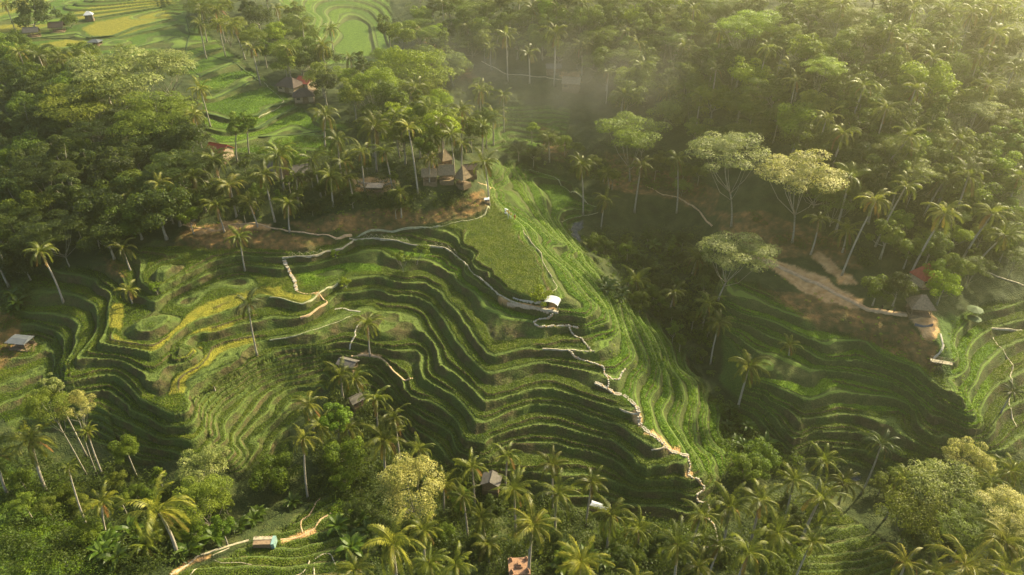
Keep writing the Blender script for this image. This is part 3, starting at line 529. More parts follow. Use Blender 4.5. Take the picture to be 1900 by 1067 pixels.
PT = [
 ('dirt_path', [(340, 418), (370, 425), (400, 428), (430, 416), (470, 413), (500, 420), (540, 428), (580, 433), (610, 436), (626, 443), (640, 438), (652, 434)], 1.0, 'dirt', 'broad earth ledge below the palms'),
 ('path', [(650, 437), (700, 425), (760, 422), (800, 421), (850, 410), (880, 403), (900, 393), (908, 380), (905, 355), (901, 335)], .55, 'rimpath', 'narrow path round the foot of the bank'),
 ('path', C1((700, 80), (740, 112), (930, 103), (1100, 118), (1250, 153), (1400, 163), (1540, 180), (1640, 240), (1740, 325), (1800, 405), (1897, 475))+C2((120, 495), (220, 595), (330, 655), (450, 692), (600, 712), (670, 745)), 0.7, 'pathpale', 'pale path curving under the big field'),
 ('path', C1((740, 112), (700, 150), (640, 190), (520, 215), (400, 255), (350, 265), (250, 260), (110, 268)), .5, 'pathpale', 'pale path down to the stairs'),
 ('path', C1((360, 580), (420, 578), (440, 590), (470, 615), (490, 650), (520, 668), (430, 715), (350, 778), (270, 800)), .7, 'dirt', 'short earth path beside the ripe field'),
 ('path', C1((570, 715), (640, 710), (720, 740), (800, 752)), .9, 'stone', 'short stone path in the bowl'),
 ('path', C1((730, 770), (650, 815), (450, 885), (230, 965), (0, 995)), .35, 'rimpath', 'worn terrace rim'),
 ('path', C1((790, 830), (740, 900), (760, 940), (720, 990), (700, 1060)), .8, 'stone', 'stone steps by the lone palm'),
 ('path', C1((0, 620), (100, 630), (200, 665), (290, 686), (370, 642), (440, 583), (500, 545), (600, 500)), .45, 'rimpath', 'pale rim of the ripe field'),
 ('path', C3((720, 90), (800, 72), (970, 90), (1040, 150), (1080, 218), (1180, 302), (1260, 272)), .8, 'dirt', 'earth path below the lone palm'),
 ('stone_path', C2((690, 770), (620, 790), (560, 812), (520, 842), (560, 882), (600, 887), (700, 867), (800, 857), (870, 867), (920, 885)), .8, 'stone', 'pale steps below the white shelter'),
 ('stone_path', C2((830, 870), (860, 910), (890, 950), (940, 970), (980, 1010), (1010, 1060))+C4((1010, 0), (1030, 45)), .5, 'stone', 'stepping stones down the spur'),
 ('path', C4((1060, 52), (930, 40), (820, 37), (600, 32)), .6, 'pathpale', 'pale rim path'),
 ('stone_path', C4((830, 40), (880, 80), (1000, 120), (1080, 160), (1150, 190), (1140, 235), (1170, 260), (1220, 295), (1280, 300), (1290, 250), (1330, 200)), .6, 'stone', 'stepping stones winding round a terrace'),
 ('stone_path', C4((1150, 240), (1180, 300), (1180, 362)), .5, 'stone', 'stepping stones between two terraces'),
 ('stone_path', C4((1070, 322), (1180, 362), (1250, 400), (1320, 412), (1350, 452), (1420, 532), (1450, 592), (1460, 672), (1540, 762), (1620, 822), (1680, 882), (1780, 922), (1850, 972), (1890, 990)), 1.15, 'stone', 'white stone stairway down the spur'),
 ('stone_path', CQ((1320, 0), (1290, 30), (1330, 80), (1340, 120), (1310, 150), (1320, 190), (1420, 240), (1450, 270), (1470, 310), (1400, 350), (1380, 385), (1430, 415), (1490, 440), (1505, 500), (1480, 540), (1530, 600), (1560, 680), (1570, 760), (1575, 820), (1500, 830), (1450, 830), (1310, 815)), .65, 'stone', 'stepping stones at the foot of the spur'),
 ('path', C4((1280, 563), (1400, 596), (1440, 600)), .6, 'pathpale', 'short pale rim path'), ('path', C4((1560, 915), (1640, 912), (1680, 890)), .7, 'pathpale', 'short pale spur path'),
 ('stone_path', CQ((740, 660), (780, 685), (900, 697), (1000, 690), (1100, 702)), .5, 'stone', 'row of stones along the lowest terrace'),
 ('path', CN((430, 690), (500, 800), (590, 900), (600, 950), (660, 1060))+C2((700, 470), (735, 525), (690, 552)), .35, 'pathpale', 'thin path on the east edge of the big field'),
 ('path', CN((180, 450), (280, 540)), .3, 'rimpath', 'thin path where the group walks'),
 ('path', CN((440, 150), (560, 160), (690, 210), (800, 300), (960, 410), (1080, 480)), .5, 'rimpath', 'pale rim of the lower field'),
 ('path', CN((760, 600), (870, 567), (960, 567), (1090, 545)), .4, 'rimpath', 'rim beside the stream'),
 ('path', [(1198, 345), (1225, 360), (1260, 368), (1290, 385), (1310, 405), (1322, 420)], .8, 'dirt', 'earth path above the stream'),
 ('dirt_track', [(1380, 470), (1405, 480), (1440, 497), (1480, 512), (1540, 537), (1590, 562), (1610, 573), (1650, 580), (1682, 584)], 3.0, 'dirt', 'sandy track on the right slope'),
 ('path', [(1745, 618), (1751, 640), (1745, 655), (1730, 665), (1740, 674)], 1.0, 'stone', 'steps down from the plaza'),
 ('path', [(1840, 609), (1870, 607), (1900, 606)], .8, 'pathpale', 'pale path at the right edge'),
 ('path', [(1845, 620), (1852, 640), (1875, 660), (1882, 680), (1875, 695), (1882, 712), (1874, 735), (1872, 750), (1882, 770), (1887, 790)], .55, 'pathpale', 'pale steps down the right bowl'),
 ('path', [(1800, 493), (1840, 510), (1880, 525), (1900, 530)], .8, 'pathpale', 'path under the right palms'),
 ('path', T2((410, 130), (470, 180), (530, 240), (580, 300), (680, 330)), 1.2, 'dirt', 'earth path on the far slope'),
 ('path', T2((780, 335), (840, 370), (910, 405), (1000, 412), (1100, 425), (1180, 435), (1240, 445)), 1.3, 'pathpale', 'pale path to the hazy huts'),
 ('path', [(490, 152), (510, 170), (527, 187), (520, 195), (478, 216)], .5, 'rimpath', 'field path near the red roof'),
 ('path', CL((80, 983), (180, 920), (260, 870), (310, 810), (400, 790), (500, 760), (600, 730), (700, 700), (770, 680)), .9, 'pathpale', 'pale path at the bottom edge'),
 ('path', CL((1040, 655), (1200, 640), (1340, 572), (1400, 492), (1480, 432), (1540, 362)), .7, 'dirt', 'earth path beyond the small hut'),
 ('path', CL((1240, 600), (1220, 540), (1240, 480), (1290, 450), (1330, 400), (1400, 280)), .6, 'dirt', 'narrow path climbing the near terraces'),
 ('path', CL((1170, 975), (1250, 950), (1290, 880), (1300, 840)), .4, 'pathpale', 'thin rim path'), ('path', CL((1340, 860), (1340, 975)), .45, 'pathpale', 'thin rim path'),
 ('path', CL((1350, 830), (1420, 790), (1490, 785), (1530, 890)), .45, 'pathpale', 'angled rim path'), ('path', CL((1570, 360), (1650, 420), (1740, 480)), .4, 'pathpale', 'thin rim path'),
 ('path', CL((450, 810), (600, 750)), .5, 'pathpale', 'short side path'), ('path', CL((250, 975), (310, 920)), .5, 'pathpale', 'short side path'),
 ('path', CL((460, 850), (520, 870), (700, 860), (790, 880)), .25, 'pathpale', 'thin rim path'),
 ('path', T2((760, 1000), (900, 1040)), .3, 'dirt', 'bank path'),
 ('path', [(872, 1010), (890, 1022), (905, 1028), (880, 1034), (850, 1036)], .6, 'stone', 'steps near the bottom edge'),
]
for nm, P, wd, mt, lb in PT:
    path(nm, P, wd, M[mt], lb, steps=(nm == 'stone_path'))
M['bundgrass'] = simple('bund_grass', (.035, .060, .014), .95, .4, 1.2, .6)
for z_, P_ in FIELDL[:-3]:
    path('field_bund', P_, 2.2, M['bundgrass'], 'grassy bund between the upper fields', False, .5)
for P_ in ([(170, 66), (178, 74), (240, 64), (300, 48)], [(345, 30), (352, 60), (340, 112), (372, 142)], [(352, 88), (440, 118), (482, 150)], [(100, 10), (106, 30), (60, 46)], [(0, 62), (60, 70), (140, 68)]): path('field_bund', P_, 1.8, M['bundgrass'], 'grassy bund between the upper fields', False, .5)
path('stone_stairs', C1((128, 285), (150, 345), (190, 412), (222, 472), (232, 545)), 1.7, M['stone'], 'flight of broad pale steps down to the ripe field', True, .05)
path('path', C1((232, 545), (300, 572), (360, 582)), .9, M['dirt'], 'short earth link at the foot of the stairs')
path('dirt_path', C4((1350, 452), (1420, 532), (1450, 592), (1460, 672), (1540, 762), (1620, 822), (1680, 882), (1780, 922), (1850, 972), (1890, 990)), .8, M['pathpale'], 'worn earth between the stones of the spur stairway')
# ------------------------------------------------------------------ foliage meshes
def rot_to(d):
    d = np.asarray(d, float); d = d/np.linalg.norm(d, axis=-1, keepdims=True); return d
def leaf_quads(C, Nn, L, Wd, rg, fold=0.0):
    """C centres (n,3), Nn normals -> quads"""
    n = len(C); Nn = rot_to(Nn); r = rg.normal(size=(n, 3)); a = rot_to(np.cross(Nn, r)); b = np.cross(Nn, a)
    L = np.broadcast_to(L, n)[:, None]*(.7+.6*rg.random((n, 1))); Wd = np.broadcast_to(Wd, n)[:, None]*(.7+.6*rg.random((n, 1)))
    V = np.stack([C-a*L/2-b*Wd*.2, C-b*Wd/2-a*L*.0, C+a*L/2, C+b*Wd/2], 1)
    return V.reshape(-1, 3), np.arange(n*4).reshape(n, 4)
def crown_mesh(name, mat, R_=4.5, Hh=3.5, ncl=26, nleaf=3400, leaf=.42, flat=1.0, seed=0, tiers=False, gap=0.0):
    rg = np.random.default_rng(seed); cl = []
    for i in range(ncl*4):
        if len(cl) >= ncl: break
        if tiers:
            r = R_*math.sqrt(rg.random())*.86; a = rg.random()*6.283; top = 1-(r/R_)**2
            c = np.array([r*math.cos(a), r*math.sin(a), (Hh*(top**.7)*(.05+.95*rg.random()))])
            rad = R_*(.15+.15*rg.random())
        else:
            d = rg.normal(size=3); d[2] = abs(d[2])*.9-.25; d /= np.linalg.norm(d); k = .38+.58*rg.random()
            c = np.array([d[0]*R_*k, d[1]*R_*k, d[2]*Hh*k]); rad = R_*(.15+.20*rg.random())
        if any(np.linalg.norm((c-q[0])*[1, 1, 1.5]) < .55*(rad+q[1])*.6 for q in cl): continue
        cl.append((c, rad))
    w_ = np.array([q[1]**2 for q in cl]); w_ /= w_.sum(); cnt = np.maximum(20, (w_*nleaf).astype(int)); Vs = []; Ns = []
    for (c, rad), m in zip(cl, cnt):
        d = rg.normal(size=(m, 3)); d[:, 2] = np.where(rg.random(m) < .75, np.abs(d[:, 2]), d[:, 2]); d = rot_to(d)
        rr = rad*(.72+.36*rg.random((m, 1))**.6); pf = .36*flat if tiers else .72*flat
        p = c+d*rr*[1, 1, pf]+rg.normal(size=(m, 3))*rad*.05
        nrm = d*[1, 1, 1/pf if tiers else 1]+rg.normal(size=(m, 3))*.55+[0, 0, .35]
        Vs.append(p); Ns.append(nrm)
    V, Fc = leaf_quads(np.concatenate(Vs), np.concatenate(Ns), leaf, leaf*.62, rg)
    return mesh_np(name, V, Fc, [mat]), cl
def palm_crown(name, mats, nf=20, L=4.6, seed=0, up=1.0):
    rg = np.random.default_rng(seed); Vq = []; Iq = []
    V = []; 
    for i in range(nf):
        a = i*2.39996+rg.normal()*.15; t0 = i/(nf-1)          # young (upright) first
        el = R(78-98*t0*up+rg.normal()*7); Lf = L*(.80+.25*math.sin(math.pi*min(1, t0+.25)))*(.9+.2*rg.random()); ns = 15
        droop = .055+.075*t0+.03*rg.random(); p = np.array([0, 0, .15]); P = [p.copy()]; e = el; ds = Lf/ns
        for k in range(ns):
            d = np.array([math.cos(a)*math.cos(e), math.sin(a)*math.cos(e), math.sin(e)]); p = p+d*ds; P.append(p.copy()); e -= droop*(1.0+1.4*k/ns); e = max(e, R(-80))
        P = np.array(P); side = np.array([-math.sin(a), math.cos(a), 0.0]); mi = 1 if t0 > .9 else 0
        tw = rg.normal()*.25
        for k in range(ns):
            q0, q1 = P[k], P[k+1]; wv = .05*(1-k/ns)+.015
            V += [q0-side*wv, q0+side*wv, q1+side*wv, q1-side*wv]; Iq.append(mi)
        nl = 34
        for k in range(nl):
            t = .10+.90*k/nl; f = t*ns; j = min(int(f), ns-1); q = P[j]+(P[j+1]-P[j])*(f-j); d = rot_to(P[j+1]-P[j]); upv = np.cross(side, d); upv *= np.sign(upv[2]+1e-6)
            ll = .92*math.sin(math.pi*min(1, t*.85+.12))**.6*(.8+.4*rg.random())
            for sg in (-1, 1):
                o = rot_to(side*sg*(.72+.1*rg.normal())+d*.95-np.array([0, 0, .55+.35*rg.random()])+upv*(.2+tw*sg)); wd = d*.062
                m_ = q+o*ll*.5+np.array([0, 0, .03]); e_ = q+o*ll-np.array([0, 0, .16*ll])
                V += [q-wd, m_-wd*1.2, e_, m_+wd*1.2]; Iq.append(mi)
    V = np.array(V); return mesh_np(name, V, np.arange(len(V)).reshape(-1, 4), mats, Iq)
PALMC = [palm_crown('palm_crown_mesh', [M['palm'], M['dead']], [19, 16, 23, 20, 14, 21][i], [4.9, 4.5, 5.2, 5.5, 4.6, 5.0][i], 40+i, [1.0, 1.12, .9, 1.05, .8, 1.15][i]) for i in range(6)]
def trunk_obj(parent, P0, P1, r0, r1, mat, bend=.06, n=8, seg=8, limbs=None, seed=0):
    rg = random.Random(seed); P0 = np.array(P0, float); P1 = np.array(P1, float); L = np.linalg.norm(P1-P0)
    dv = P1-P0; hz = np.array([dv[0], dv[1], 0]); 
    off = -hz*.35 if np.linalg.norm(hz) > .3 else np.array([rg.uniform(-1, 1), rg.uniform(-1, 1), 0])*L*bend
    P = []; 
    for i in range(seg+1):
        t = i/seg; P.append(P0+dv*t+off*math.sin(math.pi*t)*.5*(1-t*.3))
    rad = [r0*(1.45 if i == 0 else 1.0)*(1-i/seg)+r1*(i/seg) for i in range(seg+1)]
    b = MB().tube(P, rad, n)
    if limbs is not None:
        for c in limbs:
            q = P[-1 if rg.random() < .6 else -2]; c = np.array(c)
            mid = (q+c)/2+np.array([0, 0, -.12*np.linalg.norm(c-q)]); b.tube([q, mid, c], [r1*.75, r1*.45, r1*.15], 5)
    return b.obj('trunk', mat, parent, True)
def setmat(o, m, k=0):
    o.material_slots[k].link = 'OBJECT'; o.material_slots[k].material = m
PALMS = []
def palm(cu, cv, base_px=None, H=13.0, wpx=None, kind='palm', grp='', look=''):
    if base_px is not None:
        B = hit([base_px])[0]; d = rays([(cu, cv)])[0]
        t = (B[1]*d[1]+B[0]*d[0])/(d[0]**2+d[1]**2)
        P = d*t+np.array([0, 0, CH])
        if P[2]-B[2] < 4: P = P+0; P[2] = max(P[2], B[2]+4)
    else:
        Pg = hit([(cu, cv)], lift=H)[0]; B = Pg.copy(); P = np.array([Pg[0]+random.uniform(-.8, .8), Pg[1]+random.uniform(-.5, .5), Pg[2]+H])
    B[2] = ground(B[0], B[1])-.3
    dist = np.linalg.norm(P-[0, 0, CH]); dep = P[1]*CT-(P[2]-CH)*ST
    W = (wpx or 0)/FPX*dep; sc = (W/7.4) if wpx else random.uniform(1.0, 1.4)
    e = empty('coconut_palm', B.tolist(), '', 'palm tree', grp, 0)
    i = len(PALMS)
    trunk_obj(e, (0, 0, 0), P-B, .24*max(.8, sc), .15*max(.8, sc), M['palmbark'], seed=i)
    c = link('crown', PALMC[(i*5+i//7) % 6], e); c.location = (P-B).tolist(); c.scale = (sc, sc, sc*random.uniform(.85, 1.15)); c.rotation_euler = (random.uniform(-.22, .22), random.uniform(-.22, .22), random.uniform(0, 6.28))
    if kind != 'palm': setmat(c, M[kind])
    u, v = project(*P)
    PALMS.append(dict(o=e, u=float(u), v=float(v), g=grp, kind=kind, look=look, lean=abs((P-B)[0])/max(1, (P-B)[2])))
    return e
PG = {}
def pset(grp, where, items, H=13, kind='palm', w=None):
    PG[grp] = where
    for it in items:
        cu, cv = it[:2]; b = it[2] if len(it) > 2 and isinstance(it[2], tuple) else None
        o = it[-1] if isinstance(it[-1], dict) else {}
        palm(cu, cv, b, o.get('H', H), o.get('w', w), o.get('k', kind), grp)
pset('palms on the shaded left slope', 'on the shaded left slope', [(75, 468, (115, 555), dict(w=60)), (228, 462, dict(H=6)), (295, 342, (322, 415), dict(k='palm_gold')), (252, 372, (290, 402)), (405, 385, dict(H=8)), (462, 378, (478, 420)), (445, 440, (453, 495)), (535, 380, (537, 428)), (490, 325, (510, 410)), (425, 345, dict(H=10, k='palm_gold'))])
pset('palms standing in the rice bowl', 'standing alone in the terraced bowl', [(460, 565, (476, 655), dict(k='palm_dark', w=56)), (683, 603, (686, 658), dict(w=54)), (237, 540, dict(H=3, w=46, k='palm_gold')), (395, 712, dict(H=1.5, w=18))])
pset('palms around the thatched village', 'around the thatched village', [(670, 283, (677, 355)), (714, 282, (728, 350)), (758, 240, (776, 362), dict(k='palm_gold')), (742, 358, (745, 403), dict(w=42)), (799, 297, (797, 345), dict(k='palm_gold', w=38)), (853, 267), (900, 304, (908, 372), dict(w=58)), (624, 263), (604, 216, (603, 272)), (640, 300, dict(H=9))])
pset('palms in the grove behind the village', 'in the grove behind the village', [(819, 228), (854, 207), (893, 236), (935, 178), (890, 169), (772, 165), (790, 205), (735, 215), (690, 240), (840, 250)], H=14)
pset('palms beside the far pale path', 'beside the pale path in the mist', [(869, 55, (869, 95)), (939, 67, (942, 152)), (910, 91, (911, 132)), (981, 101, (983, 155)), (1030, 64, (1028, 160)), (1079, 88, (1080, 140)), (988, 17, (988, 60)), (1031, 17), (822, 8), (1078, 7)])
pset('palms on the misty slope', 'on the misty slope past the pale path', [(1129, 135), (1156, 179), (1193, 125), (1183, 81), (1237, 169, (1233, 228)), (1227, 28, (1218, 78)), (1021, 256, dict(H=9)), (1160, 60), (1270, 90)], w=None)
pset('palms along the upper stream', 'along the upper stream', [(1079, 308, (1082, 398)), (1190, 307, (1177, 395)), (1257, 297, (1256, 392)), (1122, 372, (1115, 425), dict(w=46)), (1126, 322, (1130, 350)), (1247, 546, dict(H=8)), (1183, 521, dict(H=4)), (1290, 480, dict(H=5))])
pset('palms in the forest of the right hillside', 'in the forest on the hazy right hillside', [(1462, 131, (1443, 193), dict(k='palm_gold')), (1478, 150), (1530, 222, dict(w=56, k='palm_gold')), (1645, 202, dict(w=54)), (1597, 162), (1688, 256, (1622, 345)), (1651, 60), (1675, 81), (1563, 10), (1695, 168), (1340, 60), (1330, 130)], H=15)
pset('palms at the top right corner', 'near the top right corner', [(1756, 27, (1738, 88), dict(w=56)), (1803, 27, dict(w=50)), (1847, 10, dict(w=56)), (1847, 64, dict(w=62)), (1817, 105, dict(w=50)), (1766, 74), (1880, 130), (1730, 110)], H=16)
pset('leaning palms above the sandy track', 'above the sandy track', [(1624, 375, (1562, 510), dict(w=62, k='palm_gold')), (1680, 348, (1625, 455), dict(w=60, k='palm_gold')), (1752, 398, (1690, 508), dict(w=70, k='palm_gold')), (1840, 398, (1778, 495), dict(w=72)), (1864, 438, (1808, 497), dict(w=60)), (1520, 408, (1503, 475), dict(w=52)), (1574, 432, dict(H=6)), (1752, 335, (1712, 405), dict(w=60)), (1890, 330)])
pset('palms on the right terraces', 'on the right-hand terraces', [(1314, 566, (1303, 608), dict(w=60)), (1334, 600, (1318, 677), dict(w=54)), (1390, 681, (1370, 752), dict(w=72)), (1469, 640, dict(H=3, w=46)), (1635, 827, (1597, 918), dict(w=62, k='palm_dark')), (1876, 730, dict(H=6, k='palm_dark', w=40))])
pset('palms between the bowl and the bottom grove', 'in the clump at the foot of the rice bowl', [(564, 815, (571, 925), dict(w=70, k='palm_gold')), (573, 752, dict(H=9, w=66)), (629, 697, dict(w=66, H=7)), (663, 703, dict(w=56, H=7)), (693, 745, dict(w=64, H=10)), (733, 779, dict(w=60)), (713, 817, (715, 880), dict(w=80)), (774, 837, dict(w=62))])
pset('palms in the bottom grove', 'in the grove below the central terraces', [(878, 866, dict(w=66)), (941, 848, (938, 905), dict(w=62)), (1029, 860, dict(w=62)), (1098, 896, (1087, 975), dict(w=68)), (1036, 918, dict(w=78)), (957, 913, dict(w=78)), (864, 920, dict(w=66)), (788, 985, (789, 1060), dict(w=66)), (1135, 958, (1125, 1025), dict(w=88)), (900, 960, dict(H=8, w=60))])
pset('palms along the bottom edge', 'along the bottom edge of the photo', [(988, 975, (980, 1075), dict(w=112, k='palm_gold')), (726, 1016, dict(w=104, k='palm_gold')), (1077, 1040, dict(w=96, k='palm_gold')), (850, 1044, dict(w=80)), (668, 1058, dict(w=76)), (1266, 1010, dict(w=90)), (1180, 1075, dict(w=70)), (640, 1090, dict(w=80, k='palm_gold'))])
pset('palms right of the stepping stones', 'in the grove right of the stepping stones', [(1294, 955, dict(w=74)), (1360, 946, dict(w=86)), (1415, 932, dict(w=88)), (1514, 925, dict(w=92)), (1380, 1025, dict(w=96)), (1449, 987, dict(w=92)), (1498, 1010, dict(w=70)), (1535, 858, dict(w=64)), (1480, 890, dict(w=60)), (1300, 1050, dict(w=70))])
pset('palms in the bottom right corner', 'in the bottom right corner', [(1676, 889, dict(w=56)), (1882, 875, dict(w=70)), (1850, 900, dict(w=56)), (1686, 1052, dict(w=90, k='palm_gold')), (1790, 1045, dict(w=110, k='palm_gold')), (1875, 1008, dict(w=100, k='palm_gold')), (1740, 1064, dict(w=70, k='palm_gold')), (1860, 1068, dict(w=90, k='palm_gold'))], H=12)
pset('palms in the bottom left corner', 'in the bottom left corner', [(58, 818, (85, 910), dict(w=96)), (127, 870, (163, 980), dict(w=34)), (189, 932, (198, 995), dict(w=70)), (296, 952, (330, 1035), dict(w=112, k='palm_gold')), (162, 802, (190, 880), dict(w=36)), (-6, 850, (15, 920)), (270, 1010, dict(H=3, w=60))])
pset('palms at the near end of the upper fields', 'beside the upper left fields', [(34, 96, dict(k='palm_gold')), (73, 104), (111, 110), (137, 114, dict(k='palm_gold')), (165, 108), (229, 96, dict(H=7)), (10, 8), (374, 167, dict(k='palm_gold', w=44)), (361, 214, (378, 290), dict(w=46, k='palm_gold')), (347, 240, (360, 290), dict(w=40))])
pset('palms in the grove right of the upper fields', 'in the grove right of the upper fields', [(371, 20), (405, 20), (368, 46), (432, 50, (455, 110)), (405, 44), (530, 90), (515, 18), (597, 88, dict(k='palm_gold')), (614, 54), (470, 90), (560, 40), (650, 110)], H=14)
pset('infill palms of the bottom grove', 'deep in the bottom grove', [(820, 900), (905, 1010, dict(H=6)), (1190, 985, dict(H=6)), (800, 1050), (1330, 1010), (1570, 900, dict(H=6)), (650, 800, dict(H=7)), (590, 790, dict(H=6))], H=9, w=66)
pset('infill palms around the village', 'between the village and the ledge path', [(365, 330), (400, 300), (515, 290), (545, 330, dict(H=9)), (585, 300), (650, 330, dict(H=8)), (800, 255), (870, 225), (915, 215), (610, 330, dict(H=9)), (350, 370, dict(H=7)), (330, 300)], H=11)
pset('infill palms of the hillside', 'rising out of the hazy hillside forest', [(1300, 180), (1420, 90), (1560, 250), (1780, 260), (1830, 160), (1580, 330), (1800, 330), (1290, 20), (1690, 20)], H=16)
def ordinal(n):
    return ['first', 'second', 'third', 'fourth', 'fifth', 'sixth', 'seventh', 'eighth', 'ninth', 'tenth', 'eleventh', 'twelfth', 'thirteenth', 'fourteenth', 'fifteenth', 'sixteenth', 'seventeenth', 'eighteenth', 'nineteenth', 'twentieth'][n] if n < 20 else '%dth' % (n+1)
for g, where in PG.items():
    L_ = sorted([p for p in PALMS if p['g'] == g], key=lambda p: p['u'])
    for i, p in enumerate(L_):
        look = {'palm_gold': 'sunlit golden', 'palm_dark': 'dark'}.get(p['kind'], 'leaning' if p['lean'] > .25 else 'green')
        pos = 'leftmost' if i == 0 else 'rightmost' if i == len(L_)-1 else ordinal(i)+' from left'
        p['o']['label'] = f"{look} coconut palm, {pos} {where}"
# ------------------------------------------------------------------ broadleaf trees
KIND = {}
def mk(kind, n, mat, **k):
    KIND[kind] = [crown_mesh(kind+'_crown_mesh', M[mat], seed=900+len(KIND)*10+i, **k) for i in range(n)]
mk('round', 5, 'mid', R_=4.6, Hh=4.6, ncl=28, nleaf=5200, leaf=.38)
mk('tall', 3, 'mid', R_=3.2, Hh=6.0, ncl=24, nleaf=4200, leaf=.37)
mk('flat', 4, 'pale', R_=6.5, Hh=3.9, ncl=40, nleaf=9500, leaf=.27, tiers=True)
mk('bushy', 4, 'gold', R_=4.8, Hh=4.4, ncl=40, nleaf=9000, leaf=.26)
mk('small', 3, 'lime', R_=2.0, Hh=1.8, ncl=12, nleaf=700, leaf=.30)
TREES = []
TN = {'round': ('broadleaf_tree', 'broadleaf tree'), 'tall': ('slender_tree', 'slender tree'), 'flat': ('flat_topped_tree', 'flat topped tree'), 'bushy': ('flowering_tree', 'tree'), 'small': ('small_tree', 'small tree')}
def tree(kind, u, v, wpx=None, H=8.0, mat=None, base_px=None, label=None, grp=None, P=None, W=None, sq=1.0):
    cm, cl = random.choice(KIND[kind]); R0 = {'round': 4.6, 'tall': 3.2, 'flat': 6.2, 'bushy': 4.8, 'small': 2.0}[kind]
    if P is None:
        if base_px is not None:
            B = hit([base_px])[0]; d = rays([(u, v)])[0]; t = (B[1]*d[1]+B[0]*d[0])/(d[0]**2+d[1]**2); P = d*t+np.array([0, 0, CH]); P[2] = max(P[2], B[2]+1)
        else:
            B = hit([(u, v)], lift=H)[0]; P = B+np.array([0, 0, H])
    else: P = np.array(P, float); B = P-np.array([0, 0, H])
    B[2] = ground(B[0], B[1])-.3
    dep = P[1]*CT-(P[2]-CH)*ST; W = W if W else wpx/FPX*dep; s = W/(2.0*R0)
    nm, cat = TN[kind]
    e = empty(nm, B.tolist(), label, cat, grp)
    rz = random.uniform(0, 6.28); off = P-B; cr, sr = math.cos(rz), math.sin(rz)
    ctr = off-np.array([0, 0, s*1.0]); 
    lim = []
    for c, r in random.sample(cl, min(len(cl), 9 if kind in ('flat', 'bushy') else 5)):
        lim.append(ctr+s*np.array([c[0]*cr-c[1]*sr, c[0]*sr+c[1]*cr, c[2]*sq-.1]))
    top = np.array([off[0], off[1], max(1.0, ctr[2]-s*(5.5 if kind in ('flat', 'bushy') else 1.5))])
    top[:2] *= top[2]/max(off[2], 1)
    r0 = (.17 if kind in ('flat', 'bushy') else .26)*s if kind != 'small' else .12
    trunk_obj(e, (0, 0, 0), top, max(.08, r0), max(.06, r0*.55), M['bark'], .05, 7, 5, lim, seed=len(TREES))
    c = link('crown', cm, e); c.location = ctr.tolist(); c.scale = (s, s, s*sq); c.rotation_euler = (0, 0, rz)
    if mat: setmat(c, M[mat])
    uu, vv = project(*P); TREES.append(dict(o=e, u=float(uu), v=float(vv), g=grp, kind=kind, mat=mat, label=label, P=P, W=W)); return e
